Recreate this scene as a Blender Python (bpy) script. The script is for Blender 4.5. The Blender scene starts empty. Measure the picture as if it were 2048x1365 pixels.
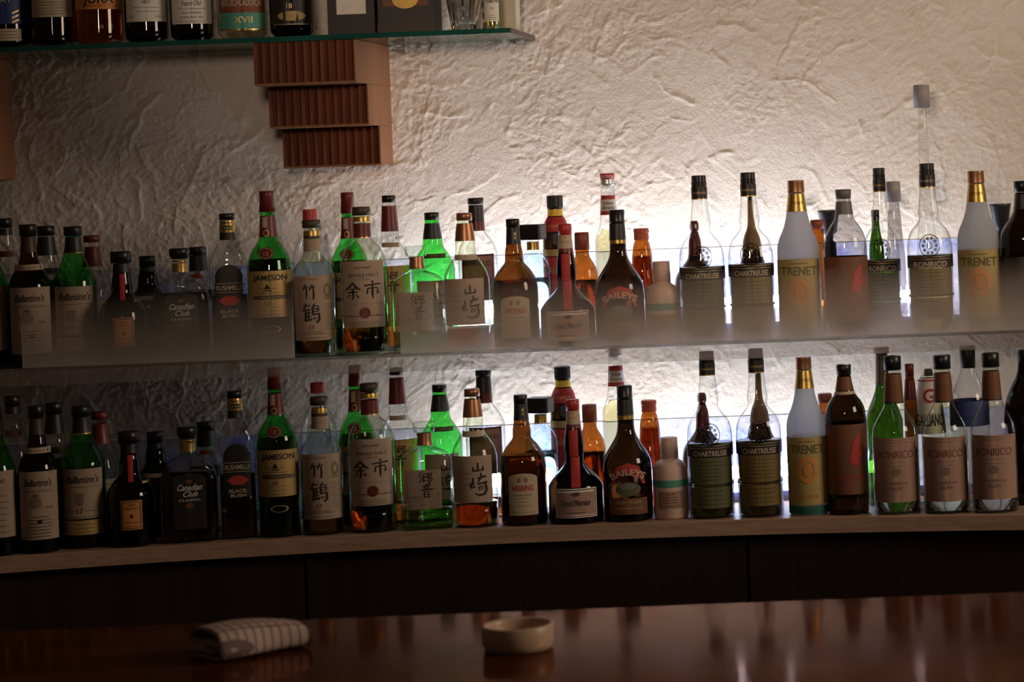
import bpy, bmesh, math, random
import numpy as np
from mathutils import Vector
random.seed(7)
sc = bpy.context.scene
COL = sc.collection

# ------------------------------------------------------------------ camera
W, H, F = 2048.0, 1365.0, 5000.0          # the photo's frame and the focal length in its pixels
PX, PY = 1765.0, 300.0                    # where the straight-ahead line lands (shifted lens)
EYE = 1.76
ROLL = math.radians(2.2)
CR, SR = math.cos(ROLL), math.sin(ROLL)
TAN = math.tan(ROLL)
def at(px, py, D):
    """point of the place D metres ahead of the eye"""
    a = (px-PX)/F*D; b = (py-PY)/F*D
    return Vector((a*CR - b*SR, D, EYE - a*SR - b*CR))
cd = bpy.data.cameras.new('camera'); cam = bpy.data.objects.new('camera', cd); COL.objects.link(cam)
cd.sensor_fit = 'HORIZONTAL'; cd.sensor_width = 36; cd.lens = 36*F/W
cd.shift_x = (W/2-PX)/W; cd.shift_y = -(H/2-PY)/W
cam.location = (0, 0, EYE); cam.rotation_euler = (math.pi/2, ROLL, 0)
cd.dof.use_dof = True; cd.dof.focus_distance = 5.0; cd.dof.aperture_fstop = 5.0
cd.clip_start = .05
sc.camera = cam
# ------------------------------------------------------------------ world, light, exposure
w = bpy.data.worlds.new('dim_room'); sc.world = w; w.use_nodes = True
w.node_tree.nodes['Background'].inputs[0].default_value = (.9, .62, .45, 1)
w.node_tree.nodes['Background'].inputs[1].default_value = .035
def area(name, loc, target, sx, sy, power, color):
    l = bpy.data.lights.new(name, 'AREA'); l.shape = 'RECTANGLE'; l.size = sx; l.size_y = sy
    l.energy = power; l.color = color
    o = bpy.data.objects.new(name, l); COL.objects.link(o); o.location = loc
    o.rotation_euler = (Vector(target)-Vector(loc)).to_track_quat('-Z', 'Y').to_euler()
    return o
def spot(name, loc, target, power, ang, color, size=.12):
    l = bpy.data.lights.new(name, 'SPOT'); l.energy = power; l.color = color; l.spot_size = math.radians(ang); l.spot_blend = 1; l.shadow_soft_size = size
    o = bpy.data.objects.new(name, l); COL.objects.link(o); o.location = loc; o.rotation_euler = (Vector(target)-Vector(loc)).to_track_quat('-Z', 'Y').to_euler()
spot('added_fill_spot', (-.35, .8, 2.22), (-.40, 5.3, 2.22), 180, 36, (1, .75, .56), .15)  # added warm fill with no known source; its cone dims the lower row
area('side_window', (2.6, 3.5, 2.45), (-.9, 5.2, 1.9), 1.1, 1.0, 38, (1, .80, .61))
sc.view_settings.view_transform = 'Standard'; sc.view_settings.look = 'None'
sc.view_settings.exposure = 0.0; sc.view_settings.gamma = 1; sc.view_settings.use_curve_mapping = False
cy = sc.cycles
cy.max_bounces = 14; cy.transmission_bounces = 10; cy.glossy_bounces = 4; cy.diffuse_bounces = 4
cy.transparent_max_bounces = 40; cy.caustics_reflective = False; cy.caustics_refractive = False
cy.sample_clamp_indirect = 6; cy.blur_glossy = .5

# ------------------------------------------------------------------ materials
def nt(name):
    m = bpy.data.materials.new(name); m.use_nodes = True; t = m.node_tree; t.nodes.clear()
    o = t.nodes.new('ShaderNodeOutputMaterial'); return m, t, o
def N(t, kind, **k):
    n = t.nodes.new('ShaderNode'+kind)
    for a, b in k.items():
        if a in n.inputs: n.inputs[a].default_value = b
        else: setattr(n, a, b)
    return n
def c4(c): return (c[0], c[1], c[2], 1)
MATS = {}
def pbr(name, color, rough=.5, metal=0, vary=.12, scale=60, **k):
    if name in MATS: return MATS[name]
    m, t, o = nt(name)
    p = N(t, 'BsdfPrincipled', Roughness=rough, Metallic=metal, **k)
    tc = N(t, 'TexCoord'); nz = N(t, 'TexNoise', Scale=scale, Detail=3.0)
    t.links.new(tc.outputs['Object'], nz.inputs['Vector'])
    mx = N(t, 'Mix', data_type='RGBA')
    mx.inputs['A'].default_value = c4([x*(1-vary) for x in color]); mx.inputs['B'].default_value = c4([min(1, x*(1+vary)) for x in color])
    t.links.new(nz.outputs['Fac'], mx.inputs['Factor']); t.links.new(mx.outputs['Result'], p.inputs['Base Color'])
    t.links.new(p.outputs[0], o.inputs[0]); MATS[name] = m; return m
def thin(name, color, edge=None, rough=0.0, spec=1.0):
    """a thin wall of glass: tinted see-through, reflecting by Fresnel, deeper in colour where seen edge-on"""
    if name in MATS: return MATS[name]
    m, t, o = nt(name)
    edge = edge or [x*x*.5 for x in color]
    tr = N(t, 'BsdfTransparent'); gl = N(t, 'BsdfGlossy', Roughness=.03+rough)
    ge = N(t, 'NewGeometry'); dt = N(t, 'VectorMath', operation='DOT_PRODUCT'); ab = N(t, 'Math', operation='ABSOLUTE'); on = N(t, 'Math', operation='SUBTRACT'); on.inputs[0].default_value = 1
    t.links.new(ge.outputs['Normal'], dt.inputs[0]); t.links.new(ge.outputs['Incoming'], dt.inputs[1]); t.links.new(dt.outputs['Value'], ab.inputs[0]); t.links.new(ab.outputs[0], on.inputs[1])
    pw = N(t, 'Math', operation='POWER'); pw.inputs[1].default_value = 4.0; t.links.new(on.outputs[0], pw.inputs[0])
    mx = N(t, 'Mix', data_type='RGBA'); mx.inputs['A'].default_value = c4(color); mx.inputs['B'].default_value = c4(edge)
    t.links.new(pw.outputs[0], mx.inputs['Factor']); t.links.new(mx.outputs['Result'], tr.inputs[0])
    fr = N(t, 'Math', operation='MULTIPLY_ADD'); fr.inputs[1].default_value = .75; fr.inputs[2].default_value = .045; t.links.new(pw.outputs[0], fr.inputs[0]); ms = N(t, 'MixShader')
    t.links.new(fr.outputs[0], ms.inputs[0]); t.links.new(tr.outputs[0], ms.inputs[1]); t.links.new(gl.outputs[0], ms.inputs[2])
    t.links.new(ms.outputs[0], o.inputs[0]); MATS[name] = m; return m
def liquid(name, color):
    if name in MATS: return MATS[name]
    m, t, o = nt(name)
    p = N(t, 'BsdfPrincipled', Roughness=0.02, IOR=1.36); p.inputs['Transmission Weight'].default_value = 1; p.inputs['Base Color'].default_value = c4(color)
    t.links.new(p.outputs[0], o.inputs[0]); MATS[name] = m; return m
def frosted(name, color, clear=.25, trans=.6, grad=None):
    """etched glass: part see-through, part scattering; grad=(z0, z1) fades painted haze out towards z1"""
    if name in MATS: return MATS[name]
    m, t, o = nt(name)
    d = N(t, 'BsdfDiffuse'); d.inputs[0].default_value = c4(color)
    s = N(t, 'BsdfTranslucent'); s.inputs[0].default_value = c4(color)
    tr = N(t, 'BsdfTransparent'); a = N(t, 'MixShader'); a.inputs[0].default_value = trans
    t.links.new(d.outputs[0], a.inputs[1]); t.links.new(s.outputs[0], a.inputs[2])
    b = N(t, 'MixShader'); b.inputs[0].default_value = clear
    t.links.new(a.outputs[0], b.inputs[1]); t.links.new(tr.outputs[0], b.inputs[2])
    if grad:
        tc = N(t, 'TexCoord'); sp = N(t, 'SeparateXYZ'); mr = N(t, 'MapRange', interpolation_type='LINEAR')
        t.links.new(tc.outputs['Object'], sp.inputs[0])
        nz = N(t, 'TexNoise', Scale=9.0, Detail=3.0, Distortion=.8)
        t.links.new(tc.outputs['Object'], nz.inputs['Vector'])
        ad = N(t, 'Math', operation='MULTIPLY_ADD'); ad.inputs[1].default_value = .05; t.links.new(nz.outputs['Fac'], ad.inputs[0]); t.links.new(sp.outputs['Z'], ad.inputs[2])
        t.links.new(ad.outputs[0], mr.inputs['Value'])
        mr.inputs['From Min'].default_value = grad[0]+.025; mr.inputs['From Max'].default_value = grad[1]+.025
        mr.inputs['To Min'].default_value = clear; mr.inputs['To Max'].default_value = 1
        sq_ = N(t, 'Math', operation='POWER'); sq_.inputs[1].default_value = .5; t.links.new(mr.outputs[0], sq_.inputs[0]); t.links.new(sq_.outputs[0], b.inputs[0])
    t.links.new(b.outputs[0], o.inputs[0]); MATS[name] = m; return m
def emit(name, color, s):
    m, t, o = nt(name); e = N(t, 'Emission', Strength=s); e.inputs[0].default_value = c4(color); t.links.new(e.outputs[0], o.inputs[0]); return m
def wood(name, c1, c2, axis='Z', rough=.35, scale=14, coat=0, stretch=14):
    m, t, o = nt(name); p = N(t, 'BsdfPrincipled', Roughness=rough); p.inputs['Coat Weight'].default_value = coat
    p.inputs['Coat Roughness'].default_value = .12
    tc = N(t, 'TexCoord'); mp = N(t, 'Mapping'); s = [stretch]*3; s['XYZ'.index(axis)] = .8
    mp.inputs['Scale'].default_value = s
    nz = N(t, 'TexNoise', Scale=scale/4, Detail=6.0, Distortion=.7); cr = N(t, 'ValToRGB')
    cr.color_ramp.elements[0].color = c4(c1); cr.color_ramp.elements[1].color = c4(c2)
    cr.color_ramp.elements[0].position = .35; cr.color_ramp.elements[1].position = .68
    t.links.new(tc.outputs['Object'], mp.inputs[0]); t.links.new(mp.outputs[0], nz.inputs['Vector']); t.links.new(nz.outputs['Fac'], cr.inputs[0])
    t.links.new(cr.outputs[0], p.inputs['Base Color'])
    bp = N(t, 'Bump', Strength=.08); t.links.new(nz.outputs['Fac'], bp.inputs['Height']); t.links.new(bp.outputs[0], p.inputs['Normal'])
    t.links.new(p.outputs[0], o.inputs[0]); return m

CLEAR = thin('clear_glass', (.94, .95, .94), (.12, .14, .13))
CLEARG = thin('faint_green_glass', (.90, .93, .82), (.10, .15, .07))
GREEN = thin('green_glass', (.24, .80, .26), (.02, .20, .04))
DKGREEN = thin('bottle_green_glass', (.13, .25, .035), (.02, .06, .01))
AMBER = thin('amber_glass', (.46, .23, .07), (.10, .03, .008))
BROWN = thin('brown_glass', (.28, .15, .05), (.05, .02, .006))
DARK = thin('near_black_glass', (.10, .055, .03), (.01, .006, .004))
GHOSTED = thin('light_greyed_glass', (.62, .60, .60), (.15, .14, .14))  # grey tint paints overlapping wall light into the glass
FROST = frosted('frosted_bottle_glass', (.70, .70, .69), .12, .65)
L_WHISKY = liquid('whisky', (.26, .07, .01)); L_DARK = liquid('dark_spirit', (.07, .022, .006))
L_GREEN = liquid('green_liqueur', (.18, .26, .06)); L_GOLD = liquid('yellow_liqueur', (.30, .22, .05))
L_YEL = liquid('pale_yellow_syrup', (.98, .93, .55)); L_CLEAR = liquid('clear_spirit', (.95, .97, .95)); L_RED = liquid('red_liqueur', (.6, .06, .03))
BLACK = pbr('black_plastic', (.012, .011, .012), .35); MATTE = pbr('black_foil', (.02, .018, .018), .45)
MAROON = pbr('maroon_foil', (.16, .02, .018), .4); RED = pbr('red_plastic', (.48, .035, .03), .4)
ORANGE = pbr('orange_plastic', (.55, .10, .03), .45); RUST = pbr('rust_cap', (.27, .06, .03), .5)
COPPER = pbr('copper_foil', (.42, .20, .10), .38, .7); GOLD = pbr('gold_foil', (.55, .36, .10), .35, .8)
BROWNP = pbr('dark_brown_cap', (.07, .045, .035), .5); SILVER = pbr('silver_foil', (.75, .75, .75), .35, .6)
CREAM = pbr('cream_paper', (.55, .43, .29), .7); PINKP = pbr('pinkish_washi_paper', (.46, .33, .235), .75)
WHITEP = pbr('white_paper', (.78, .72, .64), .7); GOLDP = pbr('gold_paper', (.55, .36, .14), .5, .3)
YELP = pbr('ochre_paper', (.42, .30, .10), .6); BLACKP = pbr('black_paper', (.02, .015, .015), .5)
OLIVE = pbr('olive_paper', (.10, .10, .035), .6); GOLDOLIVE = pbr('golden_olive_paper', (.19, .13, .035), .5, .2)
ORANGEP = pbr('orange_paper', (.62, .24, .05), .6); TEAL = pbr('teal_paper', (.08, .30, .22), .6); REDP = pbr('red_paper', (.45, .03, .03), .6)
BROWNL = pbr('brown_paper', (.17, .06, .025), .6); GREY = pbr('grey_card', (.16, .16, .16), .6); ROSE = pbr('rose_paper', (.40, .23, .17), .7)
CERAM = pbr('pinkish_ceramic', (.72, .50, .40), .45); INK = pbr('black_ink', (.015, .012, .012), .7); DIMINK = pbr('faded_ink', (.25, .17, .12), .8)
GINK = pbr('gold_ink', (.62, .46, .2), .45, .4); WINK = pbr('white_ink', (.8, .76, .68), .7); RINK = pbr('red_ink', (.45, .04, .03), .7)
BLUEP = pbr('blue_paper', (.03, .05, .18), .6); TEALDK = pbr('dark_teal_paper', (.02, .12, .09), .6)

# ------------------------------------------------------------------ object helpers
def link(name, me, mat=None, parent=None, smooth=False):
    o = bpy.data.objects.new(name, me); COL.objects.link(o)
    if mat and not me.materials: me.materials.append(mat)
    if smooth:
        for p in me.polygons: p.use_smooth = True
    if parent: o.parent = parent
    return o
def mesh(name, vs, fs):
    me = bpy.data.meshes.new(name); me.from_pydata([tuple(v) for v in vs], [], fs); me.update(); return me
def empty(name, loc, rz=0, label=None, cat=None, group=None):
    o = bpy.data.objects.new(name, None); COL.objects.link(o); o.location = loc; o.rotation_euler = (0, 0, rz)
    o.empty_display_size = .02
    if label: tag(o, label, cat, group)
    return o
def tag(o, label, cat, group=None):
    o['label'] = label; o['category'] = cat
    if group: o['group'] = group
    return o
def box_mesh(name, x0, x1, y0, y1, z0, z1, bev=0):
    bm = bmesh.new(); bmesh.ops.create_cube(bm, size=1)
    for v in bm.verts: v.co = Vector((x0 if v.co.x < 0 else x1, y0 if v.co.y < 0 else y1, z0 if v.co.z < 0 else z1))
    if bev: bmesh.ops.bevel(bm, geom=bm.edges[:], offset=bev, segments=2, affect='EDGES', profile=.5)
    me = bpy.data.meshes.new(name); bm.to_mesh(me); bm.free(); return me
def chaikin(p, n=2):
    for _ in range(n):
        q = [p[0]]
        for a, b in zip(p[:-1], p[1:]):
            q.append((a[0]*.75+b[0]*.25, a[1]*.75+b[1]*.25)); q.append((a[0]*.25+b[0]*.75, a[1]*.25+b[1]*.75))
        q.append(p[-1]); p = q
    return p
def ring(r, n, sq, ry=1.0):
    out = []
    for i in range(n):
        a = 2*math.pi*i/n; c, s = math.cos(a), math.sin(a)
        out.append((math.copysign(abs(c)**(2/sq), c)*r, math.copysign(abs(s)**(2/sq), s)*r*ry))
    return out
def lathe_mesh(name, prof, n=40, sq=2.0, ry=1.0, cap0=True, cap1=True, rib=0, sqf=None):
    """prof: (z, r) from top to bottom"""
    vs, fs = [], []
    for z, r in prof:
        e = sqf(z) if sqf else sq
        rr = ring(r, n, e, ry if not sqf else 1+(ry-1)*min(1, (e-2)/max(.01, sq-2)) if sq > 2 else ry)
        for i, (x, y) in enumerate(rr):
            k = 1-(rib if rib and i % 2 else 0)
            vs.append((x*k, y*k, z))
    m = len(prof)
    for j in range(m-1):
        for i in range(n):
            a = j*n+i; b = j*n+(i+1) % n; fs.append((a, a+n, b+n, b))
    if cap0: fs.append(tuple(range(n)))
    if cap1: fs.append(tuple(reversed(range((m-1)*n, m*n))))
    return mesh(name, vs, fs)
# text
_tc = {}
def text_mesh(s, shear=0.0, bold=0.0):
    key = (s, shear, bold)
    if key in _tc: return _tc[key]
    cu = bpy.data.curves.new('t', 'FONT'); cu.body = s; cu.size = 1; cu.shear = shear; cu.offset = bold; cu.resolution_u = 3
    o = bpy.data.objects.new('t', cu); COL.objects.link(o)
    bpy.context.view_layer.update()
    me = bpy.data.meshes.new_from_object(o.evaluated_get(bpy.context.evaluated_depsgraph_get()))
    V = [v.co.copy() for v in me.vertices]; P = [tuple(p.vertices) for p in me.polygons]
    bpy.data.objects.remove(o); bpy.data.meshes.remove(me); bpy.data.curves.remove(cu)
    if V:
        x0 = min(v.x for v in V); x1 = max(v.x for v in V); y0 = min(v.y for v in V); y1 = max(v.y for v in V)
        V = [((v.x-(x0+x1)/2), (v.y-(y0+y1)/2)) for v in V]; size = (x1-x0, y1-y0)
    else: size = (1, 1)
    _tc[key] = (V, P, size); return _tc[key]
def flat_pieces(items):
    """items: (kind, ...) in metres on a label plane -> one bmesh in (x, 0, z)"""
    bm = bmesh.new()
    for it in items:
        if it[0] == 'T':
            _, s, xc, zc, h, wd, shear, bold, arc = it
            V, P, (tw, th) = text_mesh(s, shear, bold)
            if not V: continue
            k = h/th; kx = (wd/tw) if wd else k
            vv = []
            for x, y in V:
                X = x*kx; Z = y*k
                if arc: a = X/arc; X, Z = (arc+Z)*math.sin(a), (arc+Z)*math.cos(a)-arc
                vv.append(bm.verts.new((xc+X, 0, zc+Z)))
            for p in P:
                try: bm.faces.new([vv[i] for i in p])
                except ValueError: pass
        elif it[0] == 'R':
            _, xc, zc, wd, h = it
            q = [bm.verts.new((xc+a*wd/2, 0, zc+b*h/2)) for a, b in ((-1, -1), (1, -1), (1, 1), (-1, 1))]; bm.faces.new(q)
        elif it[0] == 'E':
            _, xc, zc, rx, rz, ri = it
            n = 28; o = [bm.verts.new((xc+rx*math.cos(2*math.pi*i/n), 0, zc+rz*math.sin(2*math.pi*i/n))) for i in range(n)]
            if ri:
                q = [bm.verts.new((xc+ri*rx*math.cos(2*math.pi*i/n), 0, zc+ri*rz*math.sin(2*math.pi*i/n))) for i in range(n)]
                for i in range(n): bm.faces.new((o[i], o[(i+1) % n], q[(i+1) % n], q[i]))
            else: bm.faces.new(o)
        elif it[0] == 'P':
            bm.faces.new([bm.verts.new((x, 0, z)) for x, z in it[1]])
        elif it[0] == 'L':      # brush stroke through points with widths (x, z, w)
            pts = it[1]; Ls, Rs = [], []
            for i, (x, z, wd) in enumerate(pts):
                a = pts[max(0, i-1)]; b = pts[min(len(pts)-1, i+1)]
                dx, dz = b[0]-a[0], b[1]-a[1]; l = math.hypot(dx, dz) or 1; nx, nz = -dz/l*wd/2, dx/l*wd/2
                Ls.append(bm.verts.new((x+nx, 0, z+nz))); Rs.append(bm.verts.new((x-nx, 0, z-nz)))
            for i in range(len(pts)-1): bm.faces.new((Ls[i], Rs[i], Rs[i+1], Ls[i+1]))
    return bm
def wrap(bm, fn, step=.006):
    xs = [v.co.x for v in bm.verts]; zs = [v.co.z for v in bm.verts]
    if not xs: return
    x = math.ceil(min(xs)/step)*step
    while x < max(xs):
        bmesh.ops.bisect_plane(bm, geom=bm.verts[:]+bm.edges[:]+bm.faces[:], plane_co=(x, 0, 0), plane_no=(1, 0, 0)); x += step
    z = math.ceil(min(zs)/.012)*.012
    while z < max(zs):
        bmesh.ops.bisect_plane(bm, geom=bm.verts[:]+bm.edges[:]+bm.faces[:], plane_co=(0, 0, z), plane_no=(0, 0, 1)); z += .012
    for v in bm.verts: v.co.y = fn(v.co.x, v.co.z)
    for f in bm.faces:
        f.normal_update()
        if f.normal.y > 0: f.normal_flip()

# kanji in brush strokes, unit box (-.5...5)
KANJI = {
 'take': [[(-.30,.5,.05),(-.42,.28,.10),(-.5,.12,.03)],[(-.36,.30,.07),(-.1,.33,.05)],[(-.22,.28,.07),(-.24,-.1,.10),(-.26,-.42,.04)],
          [(.22,.5,.05),(.08,.28,.10),(-.02,.1,.03)],[(.1,.32,.07),(.46,.38,.05)],[(.28,.32,.07),(.30,-.15,.11),(.26,-.45,.09),(.12,-.36,.02)]],
 'yo': [[(.0,.5,.05),(-.2,.25,.11),(-.5,.02,.04)],[(.0,.46,.08),(.22,.2,.12),(.5,.05,.05)],[(-.2,.1,.06),(.2,.12,.05)],[(-.32,-.08,.07),(.3,-.05,.07)],
        [(.0,.1,.09),(.02,-.3,.1),(-.02,-.48,.09),(-.14,-.38,.02)],[(-.2,-.2,.07),(-.36,-.4,.03)],[(.2,-.2,.04),(.36,-.38,.09)]],
 'ichi': [[(.0,.5,.08),(.03,.34,.1)],[(-.5,.22,.08),(.0,.27,.07),(.5,.3,.08)],[(-.3,.05,.06),(-.31,-.25,.08)],[(-.3,.06,.07),(.3,.1,.06),(.33,-.2,.1),(.22,-.24,.03)],[(.02,.26,.09),(.0,-.2,.11),(.02,-.5,.05)]],
 'yama': [[(.0,.42,.08),(.0,.0,.13),(.02,-.25,.1)],[(-.36,.08,.06),(-.38,-.26,.12)],[(-.4,-.28,.1),(.0,-.25,.1),(.38,-.2,.08)],[(.38,.12,.06),(.4,-.2,.12),(.34,-.32,.03)]],
 'saki': [[(-.36,.3,.06),(-.38,-.05,.1)],[(-.5,.08,.05),(-.5,-.14,.09)],[(-.5,-.16,.08),(-.24,-.1,.06)],[(.1,.5,.08),(.14,.3,.1)],[(-.1,.26,.09),(.42,.34,.09)],[(.1,.28,.08),(-.08,.08,.06)],[(-.1,.0,.08),(.48,.08,.09)],
          [(.34,.02,.1),(.42,-.25,.13),(.3,-.46,.12),(.0,-.5,.1),(-.3,-.42,.04)],[(.0,-.1,.07),(.02,-.28,.08)],[(.0,-.12,.06),(.2,-.1,.06),(.18,-.26,.06)]],
 'tsuru': [[(-.46,.34,.06),(-.06,.4,.06)],[(-.3,.5,.05),(-.46,.1,.07)],[(-.32,.2,.07),(-.34,-.45,.1)],[(-.3,.16,.05),(-.02,.2,.05)],[(-.3,-.02,.05),(-.04,.02,.05)],[(-.3,-.2,.05),(-.04,-.16,.05)],[(-.32,-.4,.06),(.0,-.34,.06)],[(-.16,.2,.05),(-.17,-.36,.06)],
           [(.22,.5,.05),(.12,.36,.08)],[(.08,.34,.07),(.08,-.1,.09)],[(.08,.34,.06),(.4,.36,.06),(.4,.08,.08)],[(.1,.2,.05),(.38,.22,.05)],[(.1,.06,.05),(.4,.09,.05)],[(.08,-.1,.07),(.46,-.04,.07)],[(.44,-.06,.09),(.44,-.36,.1),(.32,-.5,.1),(.22,-.42,.03)],[(.02,-.26,.04),(-.02,-.4,.07)],[(.14,-.24,.04),(.14,-.36,.06)],[(.26,-.22,.04),(.28,-.32,.06)]],
 'hibiki': [[(-.3,.5,.05),(-.46,.32,.07),(-.24,.3,.05),(-.44,.1,.05)],[(-.14,.44,.06),(-.16,.12,.08)],[(-.14,.44,.05),(.08,.46,.05),(.08,.26,.06)],[(-.12,.32,.05),(.08,.33,.05)],[(-.12,.2,.06),(.08,.16,.05)],[(.2,.46,.06),(.2,.02,.08)],[(.2,.46,.06),(.4,.44,.06),(.3,.3,.05),(.42,.2,.07),(.3,.12,.03)],
            [(.0,.06,.07),(.04,-.02,.07)],[(-.24,-.06,.07),(.26,-.02,.07)],[(-.1,-.04,.05),(-.06,-.16,.06)],[(.14,-.02,.05),(.08,-.14,.06)],[(-.34,-.2,.08),(.0,-.17,.08),(.46,-.18,.06)],[(-.14,-.24,.06),(-.14,-.5,.08)],[(-.14,-.26,.05),(.14,-.25,.05),(.15,-.5,.08)],[(-.12,-.37,.05),(.13,-.36,.05)],[(-.12,-.48,.05),(.14,-.48,.05)]],
}
# ------------------------------------------------------------------ shelf geometry
D_FRONT, D_ROW, D_BACK = 4.93, 5.0, 5.088
ZU = at(1200, 693, D_FRONT).z            # upper shelf top
ZL = at(1200, 1049, D_FRONT).z           # lower counter top
ZG = at(1000, 57, 4.96).z                # glass shelf top
XC = at(1150, 700, D_FRONT).x
def bow(x): return -.11*(x-XC)**2        # the back counter's front edge bows gently towards the room at its ends

def K(name, xc, zc, wd, h, items_scale=1.0):
    return [('L', [(xc+a*wd, zc+b*h, c*wd*items_scale*1.3) for a, b, c in st]) for st in KANJI[name]]

# ------------------------------------------------------------------ bottle builder
class Bottle:
    def __init__(s, kind, label, cx, ytop, D, zs, prof, glass, cat='bottle', sq=2.0, ry=1.0, group=None, base_px=None, sq_from=None, n=40, round_to=2):
        """cx, ytop: cap centre and top in photo pixels; prof: (y, r) pixels, lip to base, last y = None"""
        s.D = D; s.k = D/F
        p = at(cx, ytop, D); s.x = p.x; s.zs = zs; s.cx = cx; s.ytop = ytop; s.ztop = p.z-zs
        s.sq = sq; s.ry = ry; s.n = n
        s.root = empty(kind, (p.x, D, zs), math.atan2(-p.x, D), label, cat, group)
        pz = [(s.z(y) if y is not None else 0.0, r*s.k) for y, r in prof]
        pz[-1:] = [(.004, pz[-1][1]), (0.0, pz[-1][1]-.003)]
        s.p = chaikin(pz[:-2], round_to)+pz[-2:]
        s.zq = s.z(sq_from) if sq_from else None
        bm = s.lathe('body', s.p, glass, parent=s.root)
        s.body = bm
    def z(s, y): return s.ztop-(y-s.ytop)*CR*s.k
    def sqf(s):
        if s.sq == 2.0: return None
        if s.zq is None: return lambda z: s.sq
        def f(z):
            t = min(1, max(0, (s.zq-z)/(.035))); return 2+(s.sq-2)*t
        return f
    def lathe(s, name, prof, mat, parent=None, off=0, rib=0, shaped=True, n=None):
        me = lathe_mesh(name, [(z, r+off) for z, r in prof], n or s.n, s.sq if shaped else 2, s.ry if shaped else 1, rib=rib, sqf=s.sqf() if shaped else None)
        return link(name, me, mat, parent or s.root, smooth=True)
    def r(s, z):
        P = s.p
        if z >= P[0][0]: return P[0][1]
        for a, b in zip(P[:-1], P[1:]):
            if b[0] <= z <= a[0]:
                t = (a[0]-z)/max(1e-6, a[0]-b[0]); return a[1]+(b[1]-a[1])*t
        return P[-1][1]
    def surf(s, off):
        f = s.sqf()
        def g(x, z):
            r = s.r(z)+off; e = f(z) if f else 2.0
            ry = 1+(s.ry-1)*min(1, (e-2)/max(.01, s.sq-2)) if s.sq > 2 else s.ry
            u = min(.999, abs(x)/r)
            return -r*ry*(1-u**e)**(1/e)
        return g
    def cap(s, pts, mat, rib=0, name='cap', shaped=False, bev=True):
        pr = [(s.z(y), r*s.k) for y, r in pts]
        if bev: pr = [(pr[0][0], pr[0][1]-.0015), (pr[0][0]-.0012, pr[0][1])]+pr[1:]
        o = link(name, lathe_mesh(name, pr, 48 if rib else 32, rib=rib), mat, s.root, smooth=not rib); return o
    def foil(s, y0, y1, mat, name='neck_foil', off=.0006):
        z0, z1 = s.z(y0), max(.0035, s.z(y1))
        pr = [(z0, s.r(z0))]+[q for q in s.p if z1 < q[0] < z0]+[(z1, s.r(z1))]
        me = lathe_mesh(name, [(z, r+off) for z, r in pr], 36, s.sq, s.ry, cap0=False, cap1=False, sqf=s.sqf())
        return link(name, me, mat, s.root, smooth=True)
    def liquid(s, ylev, mat, inset=.0025):
        z0 = s.z(ylev); pr = [(z0, s.r(z0))]+[q for q in s.p if .006 < q[0] < z0]+[(.006, s.p[-2][1])]
        me = lathe_mesh('liquid', [(z, max(.002, r-inset)) for z, r in pr], 32, s.sq, s.ry, sqf=s.sqf())
        return link('liquid', me, mat, s.root, smooth=True)
    def label(s, x0, x1, y0, y1, mat, items=(), ink=None, arch=0, name='label', off=.0007, cut=0, border=None, more=()):
        """pixels: x relative to the axis, y as in the photo"""
        k = s.k; a0, a1 = x0*k, x1*k; zt, zb = s.z(y0), max(.0035, s.z(y1))
        bm = bmesh.new(); nx = 14
        top = []; bot = []
        for i in range(nx+1):
            x = a0+(a1-a0)*i/nx; u = 2*i/nx-1
            zt2 = zt-arch*k*(1-math.sqrt(max(0, 1-u*u*.98))) if arch else zt
            if cut and abs(u) > .86: zt2 -= cut*k*(abs(u)-.86)/.14
            zb2 = zb+(cut*k*(abs(u)-.86)/.14 if cut and abs(u) > .86 else 0)
            top.append(bm.verts.new((x, 0, zt2))); bot.append(bm.verts.new((x, 0, zb2)))
        for i in range(nx): bm.faces.new((bot[i], bot[i+1], top[i+1], top[i]))
        wrap(bm, s.surf(off)); me = bpy.data.meshes.new(name); bm.to_mesh(me); bm.free()
        lb = link(name, me, mat, s.root, smooth=True)
        s.ink(lb, items, ink or INK, off+.0004)
        for its, mt in more: s.ink(lb, its, mt, off+.0004)
        if border:
            bw = 1.6; mx = (x0+x1)/2; my = (y0+y1)/2; w_ = x1-x0-6; h_ = y1-y0-6
            s.ink(lb, [('R', mx, y0+3, w_, bw), ('R', mx, y1-3, w_, bw), ('R', x0+3, my, bw, h_), ('R', x1-3, my, bw, h_)], border, off+.0005, 'border')
        return lb
    def ink(s, parent, items, mat, off, name='lettering'):
        if not items: return
        k = s.k; out = []
        for it in items:
            if it[0] == 'T':
                t = dict(shear=0, bold=0, w=None, arc=None); t.update(it[5] if len(it) > 5 else {})
                out.append(('T', it[1], it[2]*k, s.z(it[3]), it[4]*k, t['w']*k if t['w'] else None, t['shear'], t['bold'], t['arc']*k if t['arc'] else None))
            elif it[0] == 'K': out += K(it[1], it[2]*k, s.z(it[3]), it[4]*k, it[5]*k)
            elif it[0] == 'R': out.append(('R', it[1]*k, s.z(it[2]), it[3]*k, it[4]*k))
            elif it[0] == 'E': out.append(('E', it[1]*k, s.z(it[2]), it[3]*k, it[4]*k, it[5] if len(it) > 5 else 0))
            elif it[0] == 'P': out.append(('P', [(x*k, s.z(y)) for x, y in it[1]]))
        bm = flat_pieces(out); wrap(bm, s.surf(off)); me = bpy.data.meshes.new(name); bm.to_mesh(me); bm.free()
        link(name, me, mat, parent)
def T(s, x, y, h, **k): return ('T', s, x, y, h, k)
def lines(x, y0, y1, w, n, h=1.0):
    rr = random.Random(int(x*7+y0)); return [('R', x+rr.uniform(-2, 2), y0+(y1-y0)*i/max(1, n-1), w*rr.uniform(.7, 1), h) for i in range(n)]

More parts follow.
